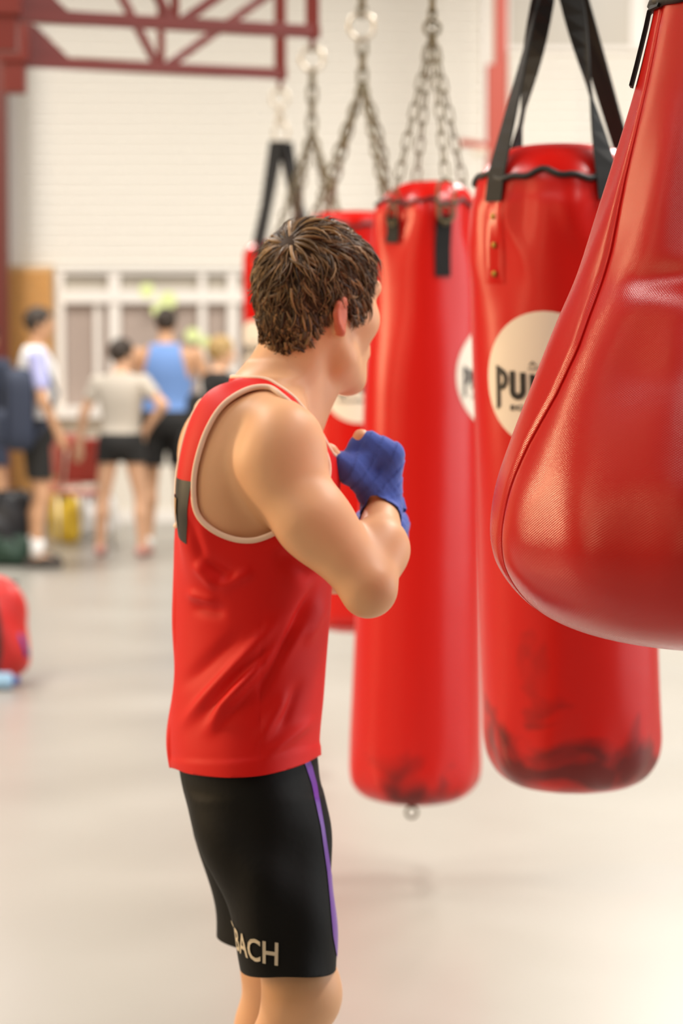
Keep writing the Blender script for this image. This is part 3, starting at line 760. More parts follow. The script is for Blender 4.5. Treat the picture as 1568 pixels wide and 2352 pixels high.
# trapezius, shoulder blades, chest, lats
SR = W(642, 1026, 3.755); SL = W(600, 1058, 4.07)
nb = W(632, 900, 3.925)
body.add(cone(W(630, 905, 3.925), SR + np.array([-.02, .035, .040]), .040, .044), .05)
body.add(cone(W(630, 905, 3.93), SL + np.array([-.02, -.03, .040]), .040, .044), .05)
body.add(ell(W(520, 1040, 3.83), (.055, .07, .10), [TF, TR, [0, 0, 1]]), .05)
body.add(ell(W(486, 1045, 4.03), (.055, .065, .080), [TF, TR, [0, 0, 1]]), .05)
body.add(ell(W(510, 1180, 3.81), (.06, .055, .11), [TF, TR, [0, 0, 1]]), .06)
body.add(ell(W(688, 1085, 3.88), (.05, .075, .07), [TF, TR, [0, 0, 1]]), .04)
torso = body.copy()                      # the singlet is cut from this
# near (right) arm
E1 = W(838, 1346, 3.675); M1 = W(716, 1198, 3.71); WR = W(876, 1166, 3.88); FA = W(868, 1262, 3.745)
body.add(ell(SR + np.array([.01, -.012, -.02]), (.066, .056, .084), [TF, TR, [0, 0, 1]]), .04)
body.add(cone(SR + np.array([-.008, 0, -.03]), M1, .054, .050), .03)
body.add(cone(M1, E1, .049, .037), .03)
ad = (E1 - SR) / np.linalg.norm(E1 - SR); an = np.cross(ad, [0, 1, 0]); an /= np.linalg.norm(an)
body.add(ell((M1 * .75 + E1 * .25) + np.array([.016, .006, .016]), (.085, .031, .033), [ad, an, np.cross(ad, an)]), .03)       # biceps
body.add(ell((SR * .35 + M1 * .65) + np.array([-.014, .0, -.016]), (.10, .032, .036), [ad, an, np.cross(ad, an)]), .03)    # triceps
body.add(cone(E1 + np.array([.008, -.004, -.016]), E1 + np.array([.004, .0, -.018]), .026, .026), .03)                         # elbow point
body.add(cone(E1 + np.array([.010, 0, .0]), FA, .036, .043), .025)
body.add(cone(FA, WR, .043, .0255), .03)
# far (left) arm, mostly behind
E2 = W(770, 1300, 4.17); W2 = W(880, 1248, 4.03)
body.add(ell(SL + np.array([.0, .01, -.02]), (.07, .058, .085), [TF, TR, [0, 0, 1]]), .04)
body.add(cone(SL, E2, .056, .041), .03); body.add(cone(E2, E2 * .6 + W2 * .4, .042, .044), .03); body.add(cone(E2 * .6 + W2 * .4, W2, .044, .028), .03)
# legs
hz = lambda p, z: np.array([p[0], p[1], z])
KR = W(690, 2278, 3.785); AR = hz(W(548, 2880, 3.86), .085); KL = W(634, 2205, 4.06); AL = hz(W(646, 2800, 4.16), .085)
HR = W(585, 1810, 3.835); HL = W(560, 1800, 3.985)
for Hh, K, A_, sg in ((HR, KR, AR, 1), (HL, KL, AL, -1)):
    body.add(cone(Hh, K, .072, .055), .03); body.add(ell(K + np.array([.012, 0, .0]), (.05, .05, .06)), .03)
    cal = K * .68 + A_ * .32 + np.array([-.016, 0, 0])
    body.add(cone(K + np.array([-.004, 0, -.02]), cal, .050, .053), .03); body.add(cone(cal, A_, .052, .034), .03)
    body.add(cone(A_, A_ + np.array([.12, .03, -.05]), .036, .028), .03)
# ---- head
HYAW, HP = math.radians(42), math.radians(4)
hf = np.array([math.cos(HYAW) * math.cos(HP), math.sin(HYAW) * math.cos(HP), -math.sin(HP)]); hr = np.array([math.sin(HYAW), -math.cos(HYAW), 0]); hu = np.cross(hr, hf)
HC = W(730, 660, 3.95); HA = [hf, hr, hu]
H = lambda f, r, u: HC + hf * f + hr * r + hu * u
body.add(cone(W(633, 925, 3.925), H(-.034, 0, -.085), .064, .057), .04)
body.add(cone(W(690, 945, 3.93), H(.035, 0, -.125), .040, .034), .04)
body.add(cone(H(-.04, .04, -.07), W(690, 950, 3.90), .018, .014), .03)      # neck muscle
body.add(ell(H(-.006, 0, 0), (.098, .079, .096), HA), .03)
body.add(ell(H(.040, 0, -.055), (.058, .060, .085), HA), .03)               # face
for s in (1, -1):
    body.add(cone(H(-.012, .055 * s, -.075), H(.018, .047 * s, -.115), .017, .017), .03)
    body.add(cone(H(.018, .047 * s, -.115), H(.076, .014 * s, -.150), .017, .015), .03)
    body.add(ell(H(.070, .040 * s, -.050), (.020, .020, .022), HA), .035)      # cheekbone
    body.add(cone(H(.082, .046 * s, .006), H(.094, .014 * s, .004), .012, .013), .02)  # brow
    body.add(ell(H(.096, .031 * s, -.020), (.013, .016, .012), HA), .012, 's')     # eye socket
body.add(ell(H(.080, 0, -.148), (.020, .022, .018), HA), .02)
body.add(ell(H(.076, 0, -.110), (.026, .026, .034), HA), .03)
body.add(cone(H(.098, 0, -.012), H(.121, 0, -.056), .009, .0125), .014)       # nose
for s in (1, -1): body.add(ell(H(.106, .013 * s, -.060), (.011, .009, .009), HA), .01)
for u, r_ in ((-.091, .0075), (-.103, .0085)):
    body.add(cone(H(.098, .017, u), H(.098, -.017, u), r_ * .7, r_ * .7), .01); body.add(cone(H(.101, .006, u), H(.101, -.006, u), r_, r_), .01)
# ears
for s in (1, -1):
    ec = lambda f, u, q=0: H(-.018 + f * .85, (.078 + q * .8) * s, -.050 + u * .85)
    for p, q in zip([(-.004, .032), (-.017, .022), (-.021, .004), (-.015, -.014)], [(-.017, .022), (-.021, .004), (-.015, -.014), (-.004, -.028)]):
        body.add(cone(ec(*p, .012), ec(*q, .012), .0052, .0050), .006)
    body.add(cone(ec(-.004, .032, .009), ec(.010, .026, .002), .0052, .0045), .006)
    body.add(cone(ec(-.004, -.028, .006), ec(.006, -.030, .001), .0075, .0060), .008)
    body.add(ell(ec(.0, .002, .0), (.013, .009, .026), HA), .010)
# ---- hands
def hand(field, wr, pts, th, rad, k=.010):
    for f in pts:
        for (a, b), (ra, rb) in zip(zip(f[:-1], f[1:]), rad): field.add(cone(a, b, ra, rb), k)
    for (a, b), (ra, rb) in zip(zip(th[:-1], th[1:]), ((.016, .0135), (.0128, .0115), (.0112, .0092))): field.add(cone(a, b, ra, rb), k)
def fist(px0, py0, Yf, mirror=1):
    "four curled fingers and a thumb; the first finger is the nearest to the camera"
    fs = []
    for i in range(4):
        y = Yf + .0195 * i * mirror; dz = (0, 1, 6, 15)[i]; q = lambda x, yy: W(px0 + x, py0 + yy + dz, y)
        fs.append([q(24, 96), q(54 - 3 * i, -8), q(-14, -50 + 2 * i), q(-36, -10), q(-10, 8)])
    q = lambda x, yy, dy=0: W(px0 + x, py0 + yy, Yf - .014 * mirror + dy)
    tm = [q(8, 66, .01), q(-38, 26), q(-66, 8), q(-82, -22)]
    return fs, tm
FR, TH = fist(843, 1054, 3.862)
RAD = ((.0150, .0138), (.0120, .0108), (.0108, .0098), (.0096, .0088))
hand(body, WR, FR, TH, RAD); body.add(cone(WR, W(858, 1120, 3.888), .0255, .028), .02)
for f in FR: body.add(cone(WR, f[1], .017, .0145), .012)
FL, TL = fist(856, 1206, 4.045, -1)
FL = [[p + np.array([0, .03, 0]) for p in f] for f in FL]; TL = [p + np.array([0, -.01, 0]) for p in TL]
sh2 = np.array([0, 0, -.012])
FL = [[np.array([p[0], p[1], (p[2] - W(868, 1210, 4.045)[2]) * .55 + W(868, 1212, 4.045)[2]]) for p in f] for f in FL]
TL = [np.array([p[0] + .028, p[1], (p[2] - W(868, 1210, 4.045)[2]) * .55 + W(868, 1212, 4.045)[2]]) for p in TL]
hand(body, W2, FL, TL, RAD)
for f in FL: body.add(cone(W2, f[1], .022, .016), .012)
V, Fc = body.mesh(); V = relax(V, Fc, 1, .4)
cen = V[Fc].mean(1); rl_ = np.stack([(cen - HC) @ hf, (cen - HC) @ hr, (cen - HC) @ hu], 1)
earm = (np.abs(rl_[:, 1]) > .0805) & (np.abs(rl_[:, 0] + .022) < .03) & (np.abs(rl_[:, 2] + .05) < .045)
mk('body', V, Fc, [M['skin'], M['skin_flushed']], boxer, idx=earm.astype(int))

# ---- hand wraps: layered bands of cloth over wrist, palm and finger roots
def wraps(wr, arm_dir, F4, T3, Yc, fore, sc=1.0):
    allp = np.array([p for f in F4 for p in f] + list(T3) + [wr - arm_dir * .08, wr + (fore - wr) * .5]); fld = Field(allp.min(0) - .06, allp.max(0) + .06, .0026)
    e = .0048
    fd = (fore - wr) / np.linalg.norm(fore - wr); fld.add(cone(wr + fd * .05, wr, .0345 * sc, .0300), .01); fld.add(cone(wr, wr + arm_dir * .030, .0300, .0310), .01)
    for f in F4:
        fld.add(cone(wr, f[1], .0185 + e, .0150 + e), .014); fld.add(cone(f[1], f[1] * .25 + f[2] * .75, .0150 + e, .0125 + e), .010)
        fld.add(cone(f[3] * .4 + f[2] * .6, f[3], .0125, .0118), .006)
    fld.add(cone(T3[0], T3[1], .0175 + e, .0150 + e), .016); fld.add(cone(T3[1], T3[2], .0150 + e * .9, .0124 + e * .8), .012)
    fld.add(cone(T3[1], F4[0][1] * .7 + F4[0][2] * .3, .017, .016), .012); fld.add(cone(T3[0] + np.array([0, .012, 0]), (F4[1][1] + F4[1][3]) / 2, .022, .018), .012)
    V, F_ = fld.mesh(); V = relax(V, F_, 3, .5); N = normals(V, F_)
    # cloth edges: saw-tooth steps along the wrist and slanting steps over the fist
    t = np.where((V - wr) @ arm_dir > 0, (V - wr) @ arm_dir, -((V - wr) @ fd)); up = np.array([.45, 0, .9]); up2 = np.array([.80, .1, -.58])
    saw = lambda x, p: (1 - ((x / p) % 1.0)) ** 1.0
    wmask = 1 / (1 + np.exp((t - .028) / .004)); o2 = (V - wr) @ up2
    ex = (V - T3[2]) @ ((T3[2] - T3[1]) / np.linalg.norm(T3[2] - T3[1]))
    disp = wmask * (.0018 * saw(t + .002 * np.sin(o2 * 60), .017)) + (1 - wmask) * (.0020 * saw(o2 + .004 * np.sin(t * 70), .021))
    disp += .0003 * np.sin(V @ np.array([310., 90, 260])) * np.sin(V @ np.array([60., 140, 90]))
    V = V + N * disp[:, None]
    s = .036 - (V - wr) @ fd + .003 * np.sin(V[:, 0] * 90)
    V, F_ = clip(V, F_, s)
    o = mk('hand_wrap', V, F_, M['wrap'], boxer)
    sd = o.modifiers.new('thick', 'SOLIDIFY'); sd.thickness = .0018; sd.offset = -1
    return o
a1 = W(858, 1085, 3.875) - WR; a1 /= np.linalg.norm(a1)
hw = wraps(WR, a1, FR, TH, 3.88, FA)
a2 = (W(868, 1195, 4.07) - W2) * np.array([1, 1, 1]); a2 = a2 / np.linalg.norm(a2)
wraps(W2, a2, FL, TL, 4.06, E2)
# loose fastening tab on the near wrap
cT = W(921, 1163, 3.872)
tb = ribbon([tuple(W(898, 1150, 3.858)), tuple(W(916, 1152, 3.87)), tuple(W(929, 1156, 3.885)), tuple(W(928, 1163, 3.89)), tuple(W(912, 1167, 3.885))], [(-.25, .0, .95)] * 5, .019, .0022, 'wrap_tab', 'wrap', hw)
# cuff band at the wrist
def ringpts(c, ax, r, n=40, ry=1.0):
    ax = Vector(ax).normalized(); u = ax.orthogonal().normalized(); v = ax.cross(u)
    return [Vector(c) + u * r * math.cos(t) + v * r * ry * math.sin(t) for t in np.linspace(0, 2 * math.pi, n, endpoint=False)]

# ---- singlet
shirt_lv = [lv(1830, 404, 722, Y0, .200, 8), lv(1780, 398, 728, Y0, .200, 8), lv(1700, 390, 722, Y0, .190, 9), lv(1600, 393, 738, Y0, .172, 11), lv(1500, 400, 746, Y0, .168, 13), lv(1400, 402, 752, Y0, .168, 15), lv(1300, 402, 756, Y0, .172, 17), lv(1200, 407, 760, Y0, .178, 19), lv(1120, 424, 758, Y0, .178, 21), lv(1060, 440, 738, Y0, .174, 22)]
SLO = np.array([W(370, 1000, 3.9)[0], 3.62, W(600, 1850, 3.9)[2]]); SHI = np.array([W(800, 1000, 3.9)[0], 4.24, W(700, 820, 3.9)[2]])
sf = Field(SLO, SHI, .0045)
i0 = np.round((SLO - LOW) / HB).astype(int)
SLO2 = LOW + i0 * HB
i1 = np.minimum(np.round((SHI - LOW) / HB).astype(int), body.n)
sf = Field.__new__(Field); sf.lo = SLO2; sf.h = HB; sf.d = torso.d[i0[0]:i1[0], i0[1]:i1[1], i0[2]:i1[2]] - .0065; sf.n = np.array(sf.d.shape); sf.ax = [(SLO2[i] + HB * np.arange(sf.n[i])).astype(np.float32) for i in range(3)]
# keep only what is above the lower body, add the loose shell
sl, X, Yg, Z = sf.region(SLO2, SHI)
sf.add(loft(shirt_lv), .03)
V, Fc = sf.mesh(); V = relax(V, Fc, 2, .5)
PP = proj(V); N = normals(V, Fc)
near = (V - np.array([W(590, 1100, Y0)[0], Y0, 0])) @ TR
# cloth folds: raised and sunken creases along lines seen on the near side
folds = [((735, 1330), (590, 1600), -.009, 13), ((700, 1420), (610, 1560), .006, 16), ((640, 1420), (420, 1665), .0075, 14), ((628, 1490), (470, 1680), .006, 12), ((600, 1525), (500, 1640), .005, 11), ((570, 1560), (480, 1690), .004, 12),
         ((450, 1290), (500, 1350), .006, 14), ((500, 1350), (580, 1310), .005, 14), ((465, 1290), (540, 1335), -.005, 18), ((430, 1180), (470, 1300), -.004, 14), ((440, 1390), (520, 1410), -.004, 16), ((430, 1360), (500, 1385), .004, 12),
         ((660, 1590), (590, 1710), .005, 14), ((720, 1650), (600, 1745), .004, 12), ((640, 1260), (730, 1330), -.006, 24), ((745, 1380), (700, 1480), .004, 14), ((600, 1380), (598, 1780), -.0015, 4), ((560, 1450), (420, 1580), -.004, 18), ((690, 1560), (640, 1680), -.004, 14)]
disp = np.zeros(len(V)); nm = near > -.02
for a, b, amp, w in folds:
    a = np.array(a, float); b = np.array(b, float); e = b - a; L = np.linalg.norm(e); q = PP - a; t = (q @ e) / L / L
    perp = np.abs(q[:, 0] * e[1] - q[:, 1] * e[0]) / L
    disp += nm * 1.5 * amp * np.exp(-(perp / w) ** 2) * np.exp(-((t - .5) / .42) ** 4)
# soft folds on the far half
disp += (~nm) * .004 * np.sin(V[:, 2] * 26 + V[:, 0] * 30) * np.clip((W(600, 1250, Y0)[2] - V[:, 2]) / .2, 0, 1)
# hem band
hem = lambda P: P[:, 1] - (1768 + 14 * np.sin((P[:, 0] - 400) / 330 * math.pi) - 34 * np.clip((P[:, 0] - 400) / 330, 0, 1) ** 1.5)
disp += .0022 / (1 + np.exp(-(hem(PP) + 24) / 2.0)) * nm
V = V + N * disp[:, None]
# armholes (near one read from the photo, far one mirrored through the spine plane)
hole = catmull([(614, 888), (566, 895), (512, 930), (474, 990), (450, 1065), (444, 1125), (452, 1180), (486, 1216), (535, 1238), (585, 1241), (640, 1219), (700, 1180), (742, 1130), (755, 1075), (742, 1030), (719, 990), (695, 953), (672, 931), (642, 905)], 90, closed=True)
mid = W(598, 1050, Y0); base_mid = mid
_c = np.hypot(PP[:, 0] - 449, PP[:, 1] - 1075) + 400 * (V[:, 1] > 3.95); lat0 = ((V - mid) @ TR)[np.argmin(_c)]; print('near armhole lateral', lat0)
mid = mid + TR * (lat0 - .034); latm = ((V - mid) @ TR)
s1 = poly_sd(PP, hole); s1 = np.where(latm > .004, s1, 60.)
Vm = V - 2 * ((V - mid) @ TR)[:, None] * TR
s2 = poly_sd(proj(Vm), hole); s2 = np.where(latm < -.004, s2, 60.)
nc = W(648, 872, 3.925); nd = H(-.034, 0, -.085) - W(633, 925, 3.925); nd /= np.linalg.norm(nd)
yl = lambda P: P[:, 1] - np.interp(P[:, 0], [520, 545, 575, 600, 620, 635, 655, 676, 698, 728, 750, 765, 800], [862, 866, 868, 868, 874, 884, 897, 914, 940, 978, 1020, 1045, 1055])
Vn = V - 2 * ((V - base_mid) @ TR)[:, None] * TR; s3 = np.where((V - base_mid) @ TR > 0, yl(PP), yl(proj(Vn)))
hq = catmull([(370, 1752), (400, 1766), (450, 1779), (520, 1786), (590, 1783), (650, 1770), (700, 1752), (735, 1733), (760, 1722)], 60); zh = np.interp(PP[:, 0], hq[:, 0], hq[:, 1]); zfar = np.interp(PP[:, 0], [370, 395, 560, 735, 760], [1752, 1762, 1742, 1728, 1722])
s4 = np.where(near > 0, zh - PP[:, 1], zfar - PP[:, 1]);
wgt = np.clip((near + .06) / .12, 0, 1); s4 = (zh * wgt + zfar * (1 - wgt)) - PP[:, 1]
ssc = np.minimum(np.minimum(s1, s2), np.minimum(s3, s4))
Vs, Fs = clip(V, Fc, ssc)
# keep the largest connected piece
def largest(V, F):
    par = list(range(len(V)))
    def find(i):
        while par[i] != i: par[i] = par[par[i]]; i = par[i]
        return i
    for f in F:
        r = find(f[0])
        for i in f[1:]: par[find(i)] = r
    cnt = {}
    for f in F: r = find(f[0]); cnt[r] = cnt.get(r, 0) + 1
    b = max(cnt, key=cnt.get); F = [f for f in F if find(f[0]) == b]
    used = sorted({i for f in F for i in f}); mp = {o: n for n, o in enumerate(used)}
    return V[used], [[mp[i] for i in f] for f in F]
Vs, Fs = largest(Vs, Fs)
singlet = mk('singlet', Vs, Fs, M['singlet'], boxer)
sd = singlet.modifiers.new('thick', 'SOLIDIFY'); sd.thickness = .0025; sd.offset = 0
for lp in boundary_loops(Fs):
    P = Vs[lp]
    if P[:, 2].mean() < W(600, 1500, Y0)[2]: continue
    Q = smooth_loop(P, 160, 8); neck = np.linalg.norm(Q.mean(0) - nc) < .10
    MB().tube([tuple(p) for p in Q], (.0036 if neck else .0046), 8, closed=True).build('neckline_binding' if neck else 'armhole_binding', M['trim_cream'], singlet, True)
bvh_s = BVHTree.FromPolygons([tuple(v) for v in Vs], Fs)
# black and tan print in the middle of the back
zp0, zp1 = W(420, 1080, 3.87)[2], W(420, 1216, 3.87)[2]
def backmap(ang, z, e):
    c = np.array([W(590, 1150, Y0)[0], Y0, z]); d = np.array([-math.cos(yw + ang), -math.sin(yw + ang), 0])
    hit = bvh_s.ray_cast(Vector(c + d * .4), Vector(-d))
    p = np.array(hit[0]) if hit[0] is not None else c + d * .17
    return tuple(p + d * e)
def back_patch(name, outline, e, m, n=(10, 16)):
    (a0, a1), (t0, t1) = outline; V = []; F = []
    for j in range(n[1] + 1):
        t = j / n[1]; z = t0 + (t1 - t0) * t
        w0 = a0 + (a1 - a0) * 0; sh_ = .03 * math.sin(t * math.pi)
        for i in range(n[0] + 1):
            V.append(backmap(a0 + (a1 - a0) * (.86 + .14 * t) * i / n[0], z - .020 * (i / n[0]) * (1 - t) - .008 * (i / n[0]), e))
    for j in range(n[1]):
        for i in range(n[0]): k = j * (n[0] + 1) + i; F.append((k, k + 1, k + n[0] + 2, k + n[0] + 1))
    return mk(name, V, F, M[m], singlet, True)
dz = zp0 - zp1
back_patch('back_print', ((-.06, .62), (zp1 + .012, zp0 - .004)), .0022, 'black')
back_patch('back_print', ((.12, .40), (zp1 + .035, zp0 - .032)), .0045, 'print_tan')

# ---- shorts
sh_f = Field(np.array([W(380, 1000, 3.8)[0], 3.62, W(600, 2300, 3.8)[2]]), np.array([W(800, 1000, 4.1)[0], 4.22, W(600, 1690, 4.0)[2]]), .0045)
sh_f.add(loft([lv(1690, 412, 716, Y0, .172, 9), lv(1740, 406, 730, Y0, .182, 8), lv(1800, 412, 740, Y0, .186, 8), lv(1860, 430, 748, Y0, .188, 8), lv(1930, 452, 748, Y0, .180, 8)]), .02)
sh_f.add(loft([lv(1830, 440, 742, 3.83, .088, 6), lv(1900, 452, 752, 3.815, .095, 6), lv(2000, 486, 760, 3.80, .100, 6), lv(2100, 522, 769, 3.795, .104, 6), lv(2200, 552, 777, 3.79, .105, 6), lv(2290, 568, 782, 3.785, .105, 6)]), .025)
sh_f.add(loft([lv(1830, 430, 725, 3.99, .088, 6), lv(1900, 446, 722, 4.02, .095, 6), lv(2000, 474, 728, 4.04, .100, 6), lv(2100, 494, 732, 4.06, .104, 6), lv(2180, 498, 734, 4.07, .104, 6)]), .025)
V, Fc = sh_f.mesh(); V = relax(V, Fc, 3, .5); PP = proj(V); N = normals(V, Fc)
dd = .003 * np.sin(PP[:, 0] * .045 + PP[:, 1] * .006) * np.clip((PP[:, 1] - 1800) / 250, 0, 1) + .0025 * np.sin(PP[:, 0] * .02 - PP[:, 1] * .03)
V = V + N * dd[:, None]
rl = V[:, 1] < 3.925
hemz_r = W(670, 2222, 3.79)[2] ; hemz_l = W(610, 2150, 4.06)[2]
sN = np.where(rl, V[:, 2] - (hemz_r + .012 * np.sin((PP[:, 0] - 560) / 70.)), V[:, 2] - hemz_l)
sT = W(560, 1715, Y0)[2] - V[:, 2]
Vh, Fh = clip(V, Fc, np.minimum(sN, sT)); Vh, Fh = largest(Vh, Fh)
shorts = mk('shorts', Vh, Fh, M['shorts'], boxer)
sd = shorts.modifiers.new('thick', 'SOLIDIFY'); sd.thickness = .003; sd.offset = 0
# purple side stripe
PP = proj(Vh); ce = np.interp(PP[:, 1], [1740, 1760, 1800, 1900, 2000, 2060, 2150, 2225], [698, 706, 718, 738, 752, 760, 768, 779]); hw_ = np.interp(PP[:, 1], [1740, 1800, 1900, 2000, 2060, 2150, 2225], [8, 6, 4, 4.5, 6.5, 6.5, 4])
Nn = np.zeros_like(Vh)
for f in Fh:
    n_ = np.cross(Vh[f[1]] - Vh[f[0]], Vh[f[2]] - Vh[f[0]])
    for i in f: Nn[i] += n_
Nn /= np.maximum(np.linalg.norm(Nn, axis=1), 1e-12)[:, None]
ss = np.where((Vh[:, 1] < 3.90) & (PP[:, 1] < 2226), hw_ - np.abs(PP[:, 0] - ce), -9)
Vp, Fp = clip(Vh + Nn * .0028, Fh, ss)
mk('side_stripe', Vp, Fp, M['purple'], shorts)
# lettering round the back of the near leg
bvh_h = BVHTree.FromPolygons([tuple(v) for v in Vh], Fh)
tv, tf = text_mesh('BACH', .094, .036, .03)
# refine long triangles a little for wrapping
def leg_map(s, t, e):
    z = W(600, 2174, 3.72)[2] + t - s * .10; c = np.array([W(664, 2180, 3.79)[0], 3.79, z]); ang = s / .092 - .66
    d = np.array([math.sin(ang), -math.cos(ang), 0]); hit = bvh_h.ray_cast(Vector(c + d * .3), Vector(-d))
    p = np.array(hit[0]) if hit[0] is not None else c + d * .1
    return tuple(p + d * e)
mk('lettering', [leg_map(a, b, .0034) for a, b in tv], tf, M['letter'], shorts, False)
mk('lettering', [leg_map(a, b, .0034) for a, b in [(-.062, .024), (-.050, .019), (-.052, .016), (-.064, .021)]], [(0, 1, 2, 3)], M['letter'], shorts, False)
# ---- shoes and socks
for A_ in (AR, AL):
    d = np.array([.97, .24, 0]); sx = Field(A_ - .25, A_ + .3, .006); b0 = hz(A_, .045)
    sx.add(cone(b0 - d * .06 + np.array([0, 0, -.005]), b0 + d * .06, .042, .044), .03); sx.add(cone(b0 + d * .06, b0 + d * .17 + np.array([0, 0, -.012]), .044, .034), .03); sx.add(cone(A_, A_ + np.array([0, 0, .03]), .043, .042), .03)
    sx.d = np.maximum(sx.d, (.004 - sx.ax[2])[None, None, :]); V, F_ = sx.mesh(); sho = mk('shoe', V, F_, M['shoe_white'], boxer)
# ---- eyes
for s in (1, -1):
    e = Field(H(.088, .031 * s, -.020) - .02, H(.088, .031 * s, -.020) + .02, .0012); e.add(ell(H(.085, .031 * s, -.020), (.0125, .0125, .0125), HA), .005); V, F_ = e.mesh()
    eb = mk('eye', V, F_, M['eye_white'], boxer)
    e = Field(H(.097, .031 * s, -.020) - .01, H(.097, .031 * s, -.020) + .01, .0010); e.add(ell(H(.0945, .031 * s, -.020), (.0042, .006, .006), HA), .005); V, F_ = e.mesh(); mk('iris', V, F_, M['iris'], eb)
# ---- hair: a cap plus overlapping locks that flow from the crown
def hair_mat():
    m = bpy.data.materials.new('brown_hair'); m.use_nodes = True; nt = m.node_tree; b = nt.nodes['Principled BSDF']
    g = nt.nodes.new('ShaderNodeNewGeometry'); cr = nt.nodes.new('ShaderNodeValToRGB'); cr.color_ramp.elements[0].color = (.034, .016, .006, 1); cr.color_ramp.elements[1].color = (.40, .225, .09, 1)
    e = cr.color_ramp.elements.new(.55); e.color = (.125, .066, .024, 1)
    nt.links.new(g.outputs['Random Per Island'], cr.inputs[0]); nt.links.new(cr.outputs[0], b.inputs['Base Color']); b.inputs['Roughness'].default_value = .42; b.inputs['Specular IOR Level'].default_value = .4
    return m
M['hair'] = hair_mat(); M['hair_under'] = mat('hair_under', (.045, .022, .009), .6, .2)
HR_ = np.array([.0985, .0795, .0960])
az_pts = [0, 28, 46, 56, 66, 84, 92, 104, 114, 132, 156, 180]; um_pts = [.052, .048, .030, .000, -.048, -.056, -.026, -.024, -.060, -.094, -.112, -.116]
def umin(az): return np.interp(abs(az), az_pts, um_pts)
def scalp(az, u, off):
    "point on the head at azimuth (deg, + right side) and height u, offset outwards"
    q = math.sqrt(max(1 - (min(max(u, -.085), .0959) / HR_[2]) ** 2, 0))
    if u < -.03: q = max(q, math.sqrt(1 - (.03 / HR_[2]) ** 2) * (1 - .10 * max(0, (-.03 - u) / .08)))
    f, r = q * HR_[0] * math.cos(math.radians(az)), q * HR_[1] * math.sin(math.radians(az))
    n = np.array([f / HR_[0] ** 2, r / HR_[1] ** 2, max(u, -.02) / HR_[2] ** 2]); n /= np.linalg.norm(n)
    p = np.array([f - .006, r, u]) + n * off
    return p, n
hairV = MB()
# cap
na, nu = 72, 26; Vc = []; Fcap = []
for i in range(na):
    az = -180 + 360 * i / na; u0 = umin(az)
    for j in range(nu): p, n = scalp(az, u0 + (.0955 - u0) * math.sin(j / (nu - 1) * math.pi / 2), .002 + .006 * min(1, j / 4)); Vc.append(H(*p))
for i in range(na):
    for j in range(nu - 1): k = (i + 1) % na; Fcap.append((i * nu + j, k * nu + j, k * nu + j + 1, i * nu + j + 1))
hairV.add(Vc, Fcap)
crown = np.array([-.076, .017, .062]); rs = np.random.default_rng(11)
nl = 0
while nl < 6000:
    az = rs.uniform(-180, 180); u = rs.uniform(-.116, .0956)
    if nl < 420: az = 167 + rs.normal(0, 16); u = .062 + rs.normal(0, .016)
    # area-uniform acceptance by the height only (ellipsoid approx.), inside the hair line
    if u < umin(az) + .004: continue
    layer = rs.uniform(0, 1)
    p, n = scalp(az, u, .004); 
    flow = p - crown; flow = flow - n * (flow @ n); fl = np.linalg.norm(flow)
    if fl < .0012: continue
    flow /= fl
    sw = np.cross(n, flow); flow = flow + .35 * sw * math.exp(-(fl / .05) ** 2) + rs.normal(0, .34, 3); flow[2] -= .18 * (u < .03)
    if p[0] > .02 and u > .02: flow += np.array([.25, .25 * np.sign(p[1] + .02), 0])
    L = rs.uniform(.034, .062) * (1.2 if u > .03 else .85)
    if u < umin(az) + .025: L *= .55
    wd = rs.choice([.0008, .0013, .0021, .0030], p=[.38, .32, .2, .1]); lift = .003 + .013 * layer ** 1.5 * (1 if u > -.05 else .5)
    tuft = math.sin(az * .11 + u * 60 + 1.3) * math.sin(u * 95 - az * .05) ; lift = lift * (.85 + .65 * tuft) + (.006 * layer if u > .045 and fl > .03 else 0)
    ph = rs.uniform(-1, 1) + .7 * tuft; pts = []; cur = p.copy(); segs = 6; rad = []
    for i in range(segs + 1):
        t = i / segs
        q = np.array([(cur[0] + .006) / HR_[0], cur[1] / HR_[1], cur[2] / HR_[2]]); qn = np.linalg.norm(q)
        base = np.array([cur[0] + .006, cur[1], cur[2]])
        if cur[2] > -.04: base = base / qn
        nn = base / HR_ ** 2; nn /= np.linalg.norm(nn)
        off = .004 + lift * math.sin(min(t * 1.5, 1.57)) * (1 - .25 * t)
        pts.append(H(*(np.array([base[0] - .006, base[1], base[2]]) + nn * off)))
        rad.append(wd * (.55 + .75 * math.sin(math.pi * min(t + .15, 1)) ) * (1 - t ** 3 * .95))
        d = flow - nn * (flow @ nn); d = d + np.cross(nn, d) * ph * 1.1 * t; d /= np.linalg.norm(d); flow = .8 * flow / np.linalg.norm(flow) + .2 * d
        cur = base + d * L / segs; cur[0] -= .006
        if cur[2] < umin(math.degrees(math.atan2(cur[1] / HR_[1], cur[0] / HR_[0]))) - .012 and i > 1: break
    if len(pts) < 3: continue
    rad = rad[:len(pts)]; rad[-1] = .0002
    hairV.tube(pts, rad, 4, cap=False); nl += 1
hair = mk('hair', hairV.V, hairV.F, [M['hair'], M['hair_under']], boxer, True, idx=[1] * len(Fcap) + [0] * (len(hairV.F) - len(Fcap)))
# eyebrows
bw = MB()
for s in (1, -1):
    for k in range(40):
        t = k / 39; p = H(.1035 - .022 * t ** 2, (.014 + .038 * t) * s, .006 + .006 * math.sin(t * 2.4)); q = p + hr * s * .007 + hu * .002 * (1 - t)
        bw.tube([p, q], [.0011, .0003], 4)
bw.build('eyebrows', M['hair'], boxer)

